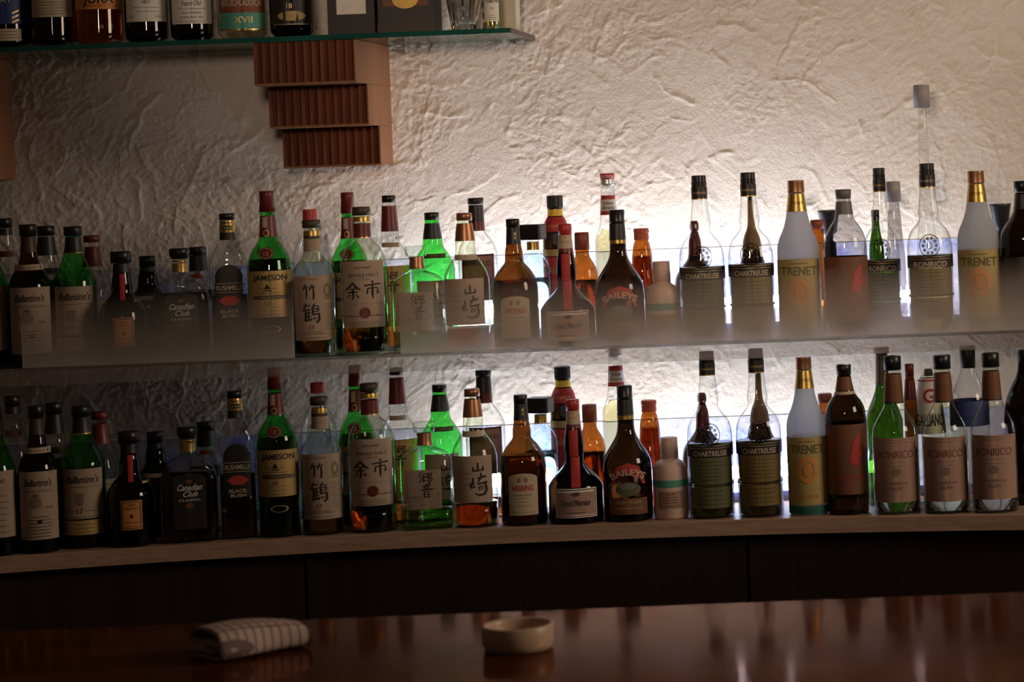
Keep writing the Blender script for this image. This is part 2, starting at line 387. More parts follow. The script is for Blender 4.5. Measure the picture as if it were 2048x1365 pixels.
# ------------------------------------------------------------------ setting
D_WALL = 5.30
def noise2(x, y, seed):
    """smooth value noise on numpy arrays"""
    rng = np.random.RandomState(seed); g = rng.rand(256, 256)
    xi = np.floor(x).astype(int); yi = np.floor(y).astype(int); fx = x-xi; fy = y-yi
    fx = fx*fx*(3-2*fx); fy = fy*fy*(3-2*fy)
    a = g[xi % 256, yi % 256]; b = g[(xi+1) % 256, yi % 256]; c = g[xi % 256, (yi+1) % 256]; d = g[(xi+1) % 256, (yi+1) % 256]
    return (a*(1-fx)+b*fx)*(1-fy)+(c*(1-fx)+d*fx)*fy
def plaster_wall():
    x0, x1, z0, z1 = -2.15, .62, .55, 2.35; st = .0024
    nx = int((x1-x0)/st)+1; nz = int((z1-z0)/st)+1
    X, Z = np.meshgrid(np.linspace(x0, x1, nx), np.linspace(z0, z1, nz))
    def fb(f, sd, o=3):
        return sum(noise2(X*f*2**i+17*i, Z*f*2**i+5*i, sd+i)/2**i for i in range(o))/sum(1/2**i for i in range(o))
    wx = (fb(5, 1)-.5)*.34; wz = (fb(5, 11)-.5)*.34
    def rid(f, sd, ax=1.0, ay=1.0):
        v = noise2((X+wx)*f*ax+40, (Z+wz)*f*ay+40, sd); return 1-np.abs(2*v-1)
    patch = fb(4, 31); patch2 = fb(7, 36)
    w2x = (fb(14, 41)-.5)*.10; w2z = (fb(14, 51)-.5)*.10
    def rid2(f, sd, ax=1.0, ay=1.0):
        v = noise2((X+w2x+wx*.4)*f*ax+40, (Z+w2z+wz*.4)*f*ay+40, sd); return 1-np.abs(2*v-1)
    H_ = .0011*rid2(13, 21, .7, 1.3)**9*np.clip(patch*3-1.0, 0, 1)
    H_ += .0009*rid2(34, 22, 1.5, .7)**4*np.clip(2.0-patch*2.8, 0, 1)
    H_ += .0013*rid2(75, 23, .8, 1.3)**3*np.clip(patch2*3-1.0, .1, 1)
    H_ += .0022*fb(125, 24, 2)*np.clip(patch2*2.4-.5, .3, 1)
    H_ += .0010*(noise2((X*.8+Z*.6)*60, (Z*.8-X*.6)*190, 61))*np.clip(1.6-patch*2.2, 0, 1)
    H_ += .0008*fb(12, 25)
    rr = np.random.RandomState(5)
    for i in range(620):                                   # trowel sweeps: short curved ridges and drag lines
        cx_, cz_ = rr.uniform(x0, x1), rr.uniform(1.1, z1); R = rr.uniform(.03, .20); a0 = rr.uniform(0, 6.28); da = rr.uniform(.4, 1.3)
        wd = rr.uniform(.0014, .0034); h = rr.uniform(.0004, .0022)
        i0, i1 = int((cx_-R-.03-x0)/st), int((cx_+R+.03-x0)/st); j0, j1 = int((cz_-R-.03-z0)/st), int((cz_+R+.03-z0)/st)
        i0, j0 = max(0, i0), max(0, j0); i1, j1 = min(nx, i1), min(nz, j1)
        if i1-i0 < 4 or j1-j0 < 4: continue
        xs = X[j0:j1, i0:i1]-cx_; zs_ = Z[j0:j1, i0:i1]-cz_
        wob = (noise2(X[j0:j1, i0:i1]*40, Z[j0:j1, i0:i1]*40, i)-.5)*.012
        d = np.hypot(xs, zs_)-R+wob; an = (np.arctan2(zs_, xs)-a0) % (2*np.pi)
        m = np.clip(an/.12, 0, 1)*np.clip((da-an)/.12, 0, 1)*(an < da)
        prof = np.where(d > 0, np.exp(-(d/wd)**2), np.exp(-(d/(wd*4))**2)*.8+.2*np.exp(-(d/wd)**2))
        if i % 4 == 0: prof = prof+.35*np.exp(-((d-.009)/wd)**2)+.35*np.exp(-((d+.011)/wd)**2)
        H_[j0:j1, i0:i1] += h*prof*m*(.5+noise2(X[j0:j1, i0:i1]*70, Z[j0:j1, i0:i1]*70, i+3))
    Y = D_WALL-H_
    V = np.stack([X, Y, Z], -1).reshape(-1, 3).astype(np.float32)
    me = bpy.data.meshes.new('wall_back')
    idx = np.arange(nx*nz).reshape(nz, nx)
    q = np.stack([idx[:-1, :-1], idx[:-1, 1:], idx[1:, 1:], idx[1:, :-1]], -1).reshape(-1, 4).astype(np.int32)
    me.vertices.add(len(V)); me.vertices.foreach_set('co', V.ravel())
    me.loops.add(q.size); me.loops.foreach_set('vertex_index', q.ravel())
    me.polygons.add(len(q)); me.polygons.foreach_set('loop_start', np.arange(0, q.size, 4, dtype=np.int32))
    me.polygons.foreach_set('use_smooth', np.ones(len(q), dtype=bool)); me.update(calc_edges=True); me.validate()
    m, t, o = nt('trowelled_plaster'); p = N(t, 'BsdfPrincipled', Roughness=.95); p.inputs['Specular IOR Level'].default_value = .12
    tc = N(t, 'TexCoord'); n1 = N(t, 'TexNoise', Scale=3.0, Detail=4.0); cr = N(t, 'ValToRGB')
    cr.color_ramp.elements[0].color = (.70, .61, .52, 1); cr.color_ramp.elements[1].color = (.80, .72, .64, 1)
    cr.color_ramp.elements[0].position = .3; cr.color_ramp.elements[1].position = .7
    t.links.new(tc.outputs['Object'], n1.inputs['Vector']); t.links.new(n1.outputs['Fac'], cr.inputs[0]); t.links.new(cr.outputs[0], p.inputs['Base Color'])
    n2 = N(t, 'TexNoise', Scale=150.0, Detail=5.0, Distortion=1.2); t.links.new(tc.outputs['Object'], n2.inputs['Vector'])
    bp = N(t, 'Bump', Strength=.8, Distance=.0022); t.links.new(n2.outputs['Fac'], bp.inputs['Height']); t.links.new(bp.outputs[0], p.inputs['Normal'])
    t.links.new(p.outputs[0], o.inputs[0])
    o = link('wall_back', me, m); o['kind'] = 'structure'
plaster_wall()
fl = link('floor', box_mesh('floor', -3.2, 2.2, .2, 5.45, -.05, 0), pbr('dark_floor', (.04, .025, .02), .6)); fl['kind'] = 'structure'

# upper shelf: clear slab with a translucent lip, and the added haze veils standing on it
xa, xb = -2.05, .50
yu = lambda px: at(px, 700, D_FRONT).x
shelf = empty('display_shelf', ((xa+xb)/2, D_FRONT, ZU-.006), 0, 'long clear glass shelf with a milky front lip, carrying the upper row of bottles', 'shelf')
def sub(name, me, mat, root, smooth=False):
    me.transform(__import__('mathutils').Matrix.Translation(-root.location)); return link(name, me, mat, root, smooth)
sub('slab', box_mesh('slab', xa, xb, D_FRONT, D_WALL-.012, ZU-.006, ZU, .001), thin('shelf_glass', (.86, .88, .86), (.5, .55, .52)), shelf)
sub('lip', box_mesh('lip', xa, xb, D_FRONT-.006, D_FRONT-.0005, ZU-.035, ZU, .001), frosted('milky_acrylic', (.66, .52, .45), .76, .5), shelf)
ZG0 = ZU
def veil(px0, px1, label):
    x0, x1 = yu(px0), yu(px1)
    g = link('haze_veil', box_mesh('haze_veil', 0, x1-x0, 0, .004, 0, .150, .0008), frosted('etched_haze_glass', (.88, .79, .72), .12, .45, (.0, .140)))  # added sheet: milky fade of the double image put into the material
    g.location = (x0, D_FRONT+.001, ZU); tag(g, label, 'glass panel', 'etched glass guards on the upper shelf')
veil(43, 588, 'hazy etched glass guard at the foot of the upper bottles left of centre')
veil(801, 2120, 'hazy etched glass guard at the foot of the upper bottles, from square decanter rightwards')

# lower counter with bowed front edge
def bowed_slab(name, z0, z1, dy0, yback, mat, root=None, x0=xa, x1=xb, fn=bow, n=40):
    vs, fs = [], []
    for i in range(n+1):
        x = x0+(x1-x0)*i/n; y = D_FRONT+dy0+fn(x)
        yb = yback(x) if callable(yback) else yback
        vs += [(x, y, z0), (x, y, z1-.002), (x, y+.002, z1), (x, yb, z1), (x, yb, z0)]
    for i in range(n):
        a = i*5; b = a+5
        for j in range(5): fs.append((a+j, a+(j+1) % 5, b+(j+1) % 5, b+j))
    fs += [tuple(range(4, -1, -1)), tuple(n*5+j for j in range(5))]
    return mesh(name, vs, fs)
LW = wood('tan_counter_wood', (.40, .24, .16), (.52, .33, .23), 'X', .5, 30)
ct = link('back_counter', bowed_slab('back_counter', ZL-.031, ZL, 0, D_WALL-.012, None), LW)
tag(ct, 'long pale wooden counter top with bowed front edge under the lower row of bottles', 'counter')
CAB = wood('dark_cabinet_wood', (.016, .0055, .003), (.026, .009, .005), 'Z', .5, 14)
xj = [xa, at(612, 1150, 4.93).x, at(1495, 1130, 4.93).x, xb]
for i, (lab) in enumerate(['dark brown base cabinet under the counter, left end', 'dark brown base cabinet under the counter, middle, behind the ashtray', 'dark brown base cabinet under the counter, right end']):
    x0, x1 = xj[i]+.002, xj[i+1]-.002
    r = empty('base_cabinet', ((x0+x1)/2, 5.0, 0), 0, lab, 'cabinet', 'base cabinets below the counter')
    sub('body', bowed_slab('body', .06, ZL-.032, .05, 5.27, None, x0=x0, x1=x1, n=20), CAB, r)
    sub('door', bowed_slab('door', .08, ZL-.045, .028, lambda x: D_FRONT+.049+bow(x), None, x0=x0+.002, x1=x1-.002, n=20), CAB, r)
    sub('plinth', bowed_slab('plinth', 0, .06, .09, 5.2, None, x0=x0, x1=x1, n=20), pbr('plinth_black', (.01, .008, .007), .6), r)

# light troughs at the foot of the wall: frosted front pane, tube behind it
def pane_mat():
    m, t, o = nt('blue_sparkle_pane'); tr = N(t, 'BsdfTransparent'); tl = N(t, 'BsdfTranslucent'); gl = N(t, 'BsdfGlossy', Roughness=.1)
    tc = N(t, 'TexCoord'); nz = N(t, 'TexNoise', Scale=70.0, Detail=3.0, Distortion=1.5); n2 = N(t, 'TexNoise', Scale=5.0)
    t.links.new(tc.outputs['Object'], nz.inputs['Vector']); t.links.new(tc.outputs['Object'], n2.inputs['Vector'])
    cr = N(t, 'ValToRGB'); cr.color_ramp.elements[0].color = (.22, .20, .85, 1); cr.color_ramp.elements[1].color = (.55, .85, 1, 1)  # violet to cyan noise paints the tube light's sparkle into the pane
    cr.color_ramp.elements[0].position = .42; cr.color_ramp.elements[1].position = .62
    t.links.new(nz.outputs['Fac'], cr.inputs[0]); t.links.new(cr.outputs[0], tl.inputs[0]); tr.inputs[0].default_value = (.90, .92, 1, 1)
    mr = N(t, 'MapRange'); mr.inputs['From Min'].default_value = .52; mr.inputs['From Max'].default_value = .60; mr.inputs['To Min'].default_value = .93; mr.inputs['To Max'].default_value = .55
    t.links.new(n2.outputs['Fac'], mr.inputs[0]); a = N(t, 'MixShader'); t.links.new(mr.outputs[0], a.inputs[0]); t.links.new(tl.outputs[0], a.inputs[1]); t.links.new(tr.outputs[0], a.inputs[2])
    b = N(t, 'MixShader'); b.inputs[0].default_value = .04; t.links.new(a.outputs[0], b.inputs[1]); t.links.new(gl.outputs[0], b.inputs[2]); t.links.new(b.outputs[0], o.inputs[0]); return m
PANE = pane_mat()
def trough(z, px0, px1, strength, label, h):
    r = empty('light_trough', ((xa+xb)/2, 5.17, z), 0, label, 'lamp')
    sub('front_pane', box_mesh('front_pane', xa, xb, 5.160, 5.164, z+.0005, z+h, 0), PANE, r)
    sub('pane_edge', box_mesh('pane_edge', xa, xb, 5.1598, 5.1642, z+h+.0001, z+h+.0016, 0), pbr('polished_pane_edge', (.85, .85, .88), .3), r)
    x0, x1 = at(px0, 600, 5.2).x, at(px1, 600, 5.2).x
    n = 3; L = (x1-x0)/n
    for i in range(n):
        me = lathe_mesh('tube', [(L/2-.012, .013), (-(L/2-.012), .013)], 20)
        me.transform(__import__('mathutils').Matrix.Rotation(math.pi/2, 4, 'Y')); me.transform(__import__('mathutils').Matrix.Translation((x0+L*(i+.5), 5.190, z+.060)))
        sub('fluorescent_tube', me, emit('tube_glow_%d_%d' % (int(z*100), i), (.86, .90, 1.0), strength*(1.0, 1.35, .75)[i]), r, True)
    sub('reflector', box_mesh('reflector', xa, xb, 5.168, 5.27, z+.001, z+.02), pbr('trough_white', (.7, .7, .72), .6), r)
trough(ZU, 800, 1900, 40, 'blue-lit rippled light trough behind the upper bottles', .178)
trough(ZL, 840, 1800, 30, 'blue-lit rippled light trough behind the lower bottles', .178)

# glass shelf and its stepped wooden brackets
GX1 = at(1020, 60, 4.945).x; GX0 = -2.1
gs = empty('glass_shelf', (GX0, 4.945, ZG-.010), 0, 'clear green-edged glass shelf high on the wall above the stepped bracket', 'shelf')
sub('pane', box_mesh('pane', GX0, GX1, 4.947, D_WALL-.012, ZG-.010, ZG, .0006), thin('pane_glass', (.88, .93, .91), (.4, .6, .52)), gs)
m, t, o_ = nt('green_glass_edge'); p_ = N(t, 'BsdfPrincipled', Roughness=.12); p_.inputs['Base Color'].default_value = (.01, .11, .09, 1); p_.inputs['Transmission Weight'].default_value = .25
tc_ = N(t, 'TexCoord'); nz_ = N(t, 'TexNoise', Scale=6.0); mx_ = N(t, 'Mix', data_type='RGBA'); mx_.inputs['A'].default_value = (.003, .035, .028, 1); mx_.inputs['B'].default_value = (.02, .19, .15, 1)
t.links.new(tc_.outputs['Object'], nz_.inputs['Vector']); t.links.new(nz_.outputs['Fac'], mx_.inputs['Factor']); t.links.new(mx_.outputs['Result'], p_.inputs['Base Color']); t.links.new(p_.outputs[0], o_.inputs[0])
sub('front_edge', box_mesh('front_edge', GX0, GX1, 4.9445, 4.9468, ZG-.010, ZG, .0005), m, gs)
sub('end_edge', box_mesh('end_edge', GX1+.0002, GX1+.002, 4.947, D_WALL-.012, ZG-.010, ZG, .0004), pbr('end_edge_dark', (.07, .045, .04), .4), gs)
WD = wood('reddish_bracket_wood', (.10, .022, .006), (.19, .048, .014), 'Z', .6, 22)
WS = wood('bracket_lit_side_wood', (.20, .075, .026), (.27, .11, .04), 'Z', .5, 20)  # lighter copy of the bracket wood, painting in its lit side and bottom edge
def bracket(pxr, label, levels=((0, 83, 168, .345), (30, 170, 253, .24), (60, 254, 334, .13))):
    """pxr: left/right pixel of the top step's front"""
    xl, xr = at(pxr[0], 120, 4.95).x, at(pxr[1], 120, 4.95).x
    r = empty('shelf_bracket', ((xl+xr)/2, 5.1, ZG-.26), 0, label, 'bracket', 'stepped wooden shelf brackets')
    zt = [ZG-.0105, ZG-.0965, ZG-.180, ZG-.262]
    dep = [.345, .235, .13]
    for i in range(3):
        z1, z0 = zt[i], zt[i+1]; y0 = D_WALL-.004-dep[i]
        a = z0+.0005
        ngr = 12; wv = (xr-xl)/ngr; vs, fs, row = [], [], []
        for g in range(ngr):                                # rounded grooves (flutes) down the front
            xs = xl+g*wv
            for u, dp in ((0, 0), (.22, 0), (.27, .006), (.40, .011), (.56, .0135), (.74, .012), (.88, .008), (.97, .003)):
                row.append((xs+u*wv, y0+dp*.55))
        row.append((xr, y0))
        pts = row+[(xr, D_WALL+.001), (xl, D_WALL+.001)]
        n = len(pts)
        vs = [(x, y, a+.004) for x, y in pts]+[(x, y, z1) for x, y in pts]
        fs = [(j, (j+1) % n, n+(j+1) % n, n+j) for j in range(n)]
        fs += [tuple(range(n-1, -1, -1)), tuple(range(n, 2*n))]
        sub('fluted_block', mesh('fluted_block', vs, fs), WD, r)
        sub('lit_bottom_edge', box_mesh('lit_bottom_edge', xl, xr, y0, D_WALL+.001, a, a+.0039), WS, r)
        sub('lit_side_face', box_mesh('lit_side_face', xr+.0003, xr+.003, y0+.001, D_WALL+.001, a, z1), WS, r)
bracket((507, 707), 'stepped fluted wooden bracket under the glass shelf, whole in view')
bracket((-303, -103), 'stepped fluted wooden bracket cut off by the left edge of the photo')

# the bar in front, folded cloth and ashtray
ZB = at(1200, 1217, 3.86).z
m, t, o_ = nt('red_brown_bar_wood'); p_ = N(t, 'BsdfPrincipled', Roughness=.17); tc_ = N(t, 'TexCoord'); mp_ = N(t, 'Mapping'); mp_.inputs['Scale'].default_value = (1.2, 16, 1)
nz_ = N(t, 'TexNoise', Scale=4.0, Detail=5.0); cr_ = N(t, 'ValToRGB'); cr_.color_ramp.elements[0].color = (.050, .011, .004, 1); cr_.color_ramp.elements[1].color = (.10, .026, .010, 1)
cr_.color_ramp.elements[0].position = .35; cr_.color_ramp.elements[1].position = .65
t.links.new(tc_.outputs['Object'], mp_.inputs[0]); t.links.new(mp_.outputs[0], nz_.inputs['Vector']); t.links.new(nz_.outputs['Fac'], cr_.inputs[0]); t.links.new(cr_.outputs[0], p_.inputs['Base Color'])
p_.inputs['Specular IOR Level'].default_value = 0; p_.inputs['Roughness'].default_value = .8
gl_ = N(t, 'BsdfGlossy', Roughness=.09); gl_.inputs[0].default_value = (1, .62, .48, 1); ms_ = N(t, 'MixShader'); ms_.inputs[0].default_value = .20
t.links.new(p_.outputs[0], ms_.inputs[1]); t.links.new(gl_.outputs[0], ms_.inputs[2]); t.links.new(ms_.outputs[0], o_.inputs[0])
bar = empty('bar_counter', (-.7, 3.4, 0), 0, 'glossy red-brown wooden bar counter in the foreground', 'counter')
sub('top', box_mesh('top', -1.7, .6, 2.9, 3.86, ZB-.04, ZB, .002), m, bar)
sub('front_panel', box_mesh('front_panel', -1.6, .5, 3.25, 3.29, .0, ZB-.0405), CAB, bar)
# ashtray
p = at(1037, 1298, 3.56); ash = empty('ashtray', (p.x, 3.56, ZB), 0, 'round cream ceramic ashtray on the bar counter', 'ashtray')
AP = [(.034, .0445), (.036, .0465), (.0362, .0495), (.034, .0512), (.010, .0505), (.002, .048), (0, .045)]
inn = [(.034, .0445), (.030, .0435), (.010, .0425), (.006, .039), (.005, .0)]
vv, ff = [], []; prof = list(reversed(inn))+AP[1:]; n = 64
for z, r in prof:
    for i in range(n): vv.append((max(r, .0005)*math.cos(2*math.pi*i/n), max(r, .0005)*math.sin(2*math.pi*i/n), z))
for j in range(len(prof)-1):
    for i in range(n): a = j*n+i; b = j*n+(i+1) % n; ff.append((a, b, b+n, a+n))
ff.append(tuple(reversed(range(n)))); ff.append(tuple(range((len(prof)-1)*n, len(prof)*n)))
link('bowl', mesh('bowl', vv, ff), pbr('cream_glazed_ceramic', (.62, .42, .28), .35), ash, True)
# folded hand towel: cloth folded round itself, loose fold openings at the near end
p = at(412, 1300, 3.58)
m, t, o_ = nt('checked_towel_cloth'); p_ = N(t, 'BsdfPrincipled', Roughness=.9); tc_ = N(t, 'TexCoord'); sp_ = N(t, 'SeparateXYZ'); t.links.new(tc_.outputs['Object'], sp_.inputs[0])
def stripe(sock, freq, th):
    a = N(t, 'Math', operation='MULTIPLY'); a.inputs[1].default_value = freq; t.links.new(sock, a.inputs[0])
    b = N(t, 'Math', operation='FRACT'); t.links.new(a.outputs[0], b.inputs[0]); c = N(t, 'Math', operation='LESS_THAN'); c.inputs[1].default_value = th; t.links.new(b.outputs[0], c.inputs[0]); return c.outputs[0]
s1 = stripe(sp_.outputs['Y'], 75, .22); s2 = stripe(sp_.outputs['X'], 70, .2); mxx = N(t, 'Math', operation='MAXIMUM'); t.links.new(s1, mxx.inputs[0]); t.links.new(s2, mxx.inputs[1])
mx_ = N(t, 'Mix', data_type='RGBA'); mx_.inputs['A'].default_value = (.62, .44, .36, 1); mx_.inputs['B'].default_value = (.22, .14, .13, 1)
t.links.new(mxx.outputs[0], mx_.inputs['Factor']); t.links.new(mx_.outputs['Result'], p_.inputs['Base Color']); t.links.new(p_.outputs[0], o_.inputs[0])
tw = []
path = [(-.036, .003), (.030, .002), (.040, .006), (.0415, .014), (.038, .024), (.028, .029), (0, .031), (-.028, .029), (-.038, .025), (-.041, .019), (-.036, .0155), (-.02, .0165), (.02, .018), (.029, .0155), (.031, .011), (.024, .0085), (-.02, .0085), (-.039, .007), (-.043, .004)]
pc = chaikin(path, 2); LEN = .138; nl = 16; th = .0022
vs, fs = [], []
def off(i, d):
    a = pc[max(0, i-1)]; b = pc[min(len(pc)-1, i+1)]; dx, dz = b[0]-a[0], b[1]-a[1]; l = math.hypot(dx, dz) or 1
    return pc[i][0]-dz/l*d, pc[i][1]+dx/l*d
for j in range(nl+1):
    u = j/nl; sag = 1-.22*(u*u)+.10*math.sin(u*math.pi); wv = 1+.03*math.sin(u*7)
    for i in range(len(pc)):
        for d in (-th/2, th/2):
            x, z = off(i, d); vs.append((x*wv+.003*math.sin(u*5+i*.1), u*LEN, max(.0004, z*sag)))
m2 = len(pc)*2
for j in range(nl):
    for i in range(len(pc)-1):
        a = j*m2+i*2; b = a+m2
        fs += [(a, b, b+2, a+2), (a+1, a+3, b+3, b+1)]
    for e in (0, (len(pc)-1)*2): a = j*m2+e; fs.append((a, a+1, a+1+m2, a+m2))
for j in (0, nl):
    for i in range(len(pc)-1): a = j*m2+i*2; fs.append((a, a+2, a+3, a+1))
tw = link('folded_towel', mesh('folded_towel', vs, fs), m, None, True)
tw.location = (p.x+.002, 3.565, ZB); tw.scale = (1.08, 1.05, 1.42); tw.rotation_euler = (0, 0, math.radians(-49)); tag(tw, 'folded pale checked hand towel lying on the bar counter', 'towel')

# ------------------------------------------------------------------ bottles of the upper row (photo pixels), copied below for the lower row
ROWS = []          # (bottle, lower label or None)
UG, LG_, GG = 'bottles on the upper shelf', 'bottles on the lower counter', 'bottles on the glass shelf'
def B(kind, label, low, cx, ytop, D, prof, glass, **k):
    b = Bottle(kind, label+', upper shelf', cx, ytop, D, ZU, prof, glass, group=UG, **k)
    ROWS.append((b, low)); return b
FR, BK = 4.988, 5.102

# far left pair
b = B('whisky_bottle', 'green glass whisky bottle cut by the left edge of the photo, front row', 1, -28, 455, FR, [(470, 17), (505, 17), (520, 20), (560, 40), (585, 44), (None, 44)], GREEN)
b.cap([(455, 17), (474, 17)], BLACK); b.foil(476, 505, MATTE); b.liquid(600, L_DARK); b.label(-38, 38, 572, 700, PINKP, [T("Finest", 0, 590, 10, shear=.3)]+lines(0, 620, 690, 50, 7))
b = B('whisky_bottle', 'clear whisky bottle with black capsule at the far left, back row', 1, 8, 437, BK, [(456, 13), (470, 14), (500, 17), (535, 34), (560, 40), (None, 40)], CLEAR)
b.cap([(437, 15), (456, 15)], BLACK); b.foil(457, 471, MATTE); b.liquid(590, L_DARK)
b.label(-16, 16, 502, 514, BROWNL, [])
# amber whisky with cream label
b = B('whisky_bottle', 'brown glass whisky bottle with tall cream script label and crest', 1, 55, 449, FR-.004, [(470, 15), (486, 15), (510, 18), (528, 22), (545, 34), (565, 44), (590, 46), (None, 45)], BROWN)
b.cap([(449, 18), (472, 18)], BLACK, rib=0); b.foil(474, 505, BROWNP); b.liquid(545, L_DARK)
b.label(-30, 30, 529, 540, CREAM, lines(0, 534, 536, 40, 2, .8))
b.label(-42, 41, 574, 706, PINKP, [T("Ballantine's", -2, 595, 15, w=62, shear=.35, bold=.01), T("YEARS", 22, 644, 4), ('R', 0, 613, 66, .8), ('R', 0, 610, 50, .5)]+lines(0, 662, 700, 56, 7, 1.2)+[('R', 0, 671, 10, 8)],
        more=[([('E', -8, 632, 9, 14), ('R', -8, 620, 16, 6), ('E', -18, 636, 3, 8), ('E', 2, 636, 3, 8)], DIMINK)])
b = B('whisky_bottle', 'clear whisky bottle with black capsule behind the brown and green script-label bottles', 1, 91, 452, BK, [(470, 15), (480, 16), (510, 20), (530, 22), (555, 36), (575, 40), (None, 40)], CLEAR)
b.cap([(452, 17), (472, 17)], BLACK); b.foil(474, 511, MATTE); b.liquid(560, L_DARK); b.label(-12, 22, 536, 548, BLACKP); b.label(-32, 32, 590, 690, CREAM, lines(0, 600, 680, 50, 6))
b = B('whisky_bottle', 'green glass whisky bottle with cream script label, number 17 and gold band', 1, 145, 453, FR+.022, [(470, 15), (480, 15), (500, 17), (515, 22), (530, 27), (548, 38), (562, 43), (None, 43)], GREEN)
b.cap([(453, 18), (472, 18)], BLACK); b.foil(474, 505, MATTE); b.foil(505, 507, GOLD, 'gold_line', .001); b.liquid(575, L_DARK)
b.label(-39, 36, 572, 669, PINKP, [T("Ballantine's", -2, 592, 15, w=62, shear=.35, bold=.01), T("17", -8, 654, 10), ('R', 0, 666, 70, .8), ('R', 0, 607, 60, .6), ('R', -26, 654, 16, .8), ('R', 14, 654, 22, .8)],
        more=[([('E', -8, 630, 8, 11), ('R', -8, 622, 16, 5), ('R', -8, 642, 12, 3)], DIMINK)])
b.label(-39, 36, 672, 700, GOLDP, lines(0, 680, 695, 40, 3, .8), name='gold_band')
b = B('whisky_bottle', 'clear whisky bottle with maroon cap and maroon capsule at the left, back row', 1, 183, 471, BK, [(484, 14), (496, 14), (510, 15), (533, 19), (555, 30), (580, 36), (None, 36)], CLEAR)
b.cap([(471, 16), (485, 16)], MAROON); b.foil(494, 533, MAROON); b.liquid(620, L_DARK); b.label(-30, 30, 600, 690, CREAM, lines(0, 610, 680, 46, 6))
# dark stout bottle
b = B('whisky_bottle', 'near-black stout whisky bottle with small orange-brown label', 1, 241, 503, FR, [(527, 15), (545, 16), (562, 19), (580, 20), (590, 21), (602, 34), (620, 44), (640, 46), (None, 46)], DARK)
b.cap([(503, 20), (526, 20)], BLACK); b.foil(528, 545, MATTE)
b.label(-4, 6, 548, 600, REDP, name='ribbon'); b.label(-20, 20, 634, 691, ORANGEP, [('R', 0, 636+14, 26, 1.5), T("OLD", 0, 643, 5), ('E', 0, 665, 3, 4), ('R', 0, 677, 26, 1), ('R', 0, 684, 28, 1)], border=BROWNP); b.label(22, 38, 600, 604, CREAM, name='neck_seal')
b = B('whisky_bottle', 'dark brown whisky bottle with straight black cap beside the stout near-black one', 1, 294, 512, BK, [(532, 14), (542, 15), (552, 19), (575, 20), (590, 32), (610, 36), (None, 36)], DARK)
b.cap([(512, 16), (534, 16)], BLACK); b.foil(534, 544, MATTE); b.label(-26, 26, 591, 599, CREAM)
# canadian
b = B('whisky_bottle', 'clear square-shouldered whisky bottle with flared black cap and arched black label', 1, 358, 497, FR, [(520, 14), (545, 14), (550, 16), (556, 28), (566, 43), (580, 52), (600, 56), (None, 56)], CLEAR, sq=4.0, ry=.62, sq_from=552)
b.cap([(497, 20), (507, 20), (518, 16)], BLACK); b.foil(521, 524, GOLD, 'upper_gold_ring'); b.foil(527, 544, GOLD, 'gold_collar'); b.liquid(585, L_DARK)
b.label(-32, 32, 584, 694, BLACKP, [], arch=14, more=[([T("Canadian", 1, 612, 12, w=48, shear=.4, bold=.01), T("Club", 2, 625, 11, shear=.4, bold=.01), T("CLASSIC", 0, 637, 4.5, w=42)], WINK), ([('E', 0, 601, 6, 4), ('E', 0, 648, 8, 6)], BROWNL)])
b = B('gin_bottle', 'clear bottle with round black cap and red neck emblem, back row', 1, 395, 494, BK, [(508, 16), (535, 17), (548, 18), (560, 28), (580, 35), (None, 35)], CLEAR)
b.cap([(494, 17), (510, 17)], BLACK); b.foil(511, 542, BLACKP); b.label(-14, 8, 548, 556, REDP, arch=3); b.liquid(580, L_CLEAR); b.label(-28, 28, 600, 690, WHITEP, lines(0, 610, 680, 40, 6))
# bushmills
b = B('whisky_bottle', 'clear whisky bottle with tombstone-shaped black label and red lozenge', 1, 453, 427, FR, [(440, 13), (452, 15), (466, 14), (480, 15), (492, 22), (506, 31), (525, 37), (545, 38), (None, 38)], CLEAR, sq=3.0, ry=.68, sq_from=482)
b.cap([(427, 15), (440, 15)], BLACK); b.foil(441, 465, GOLD, 'gold_printed_collar'); b.foil(465, 480, BLACKP, 'black_collar'); b.liquid(590, L_DARK)
b.label(-27, 26, 529, 634, BLACKP, [], arch=25, more=[([T("BUSHMILLS", 0, 575, 10, w=50, bold=.01), T("BLACK", 0, 622, 6.5, w=36, bold=.02), T("BUSH", 0, 631, 6.5, w=30, bold=.02), ('R', 0, 566, 50, 1), ('R', 0, 584, 50, 1)], CREAM), ([('P', [(-22, 601), (-10, 592), (10, 592), (22, 601), (10, 610), (-10, 610)])], RINK)])
b.label(-9, 9, 445, 460, BLACKP, [], name='neck_label', more=[([T("BLACK", 0, 450, 4), T("BUSH", 0, 456, 4)], GINK)])
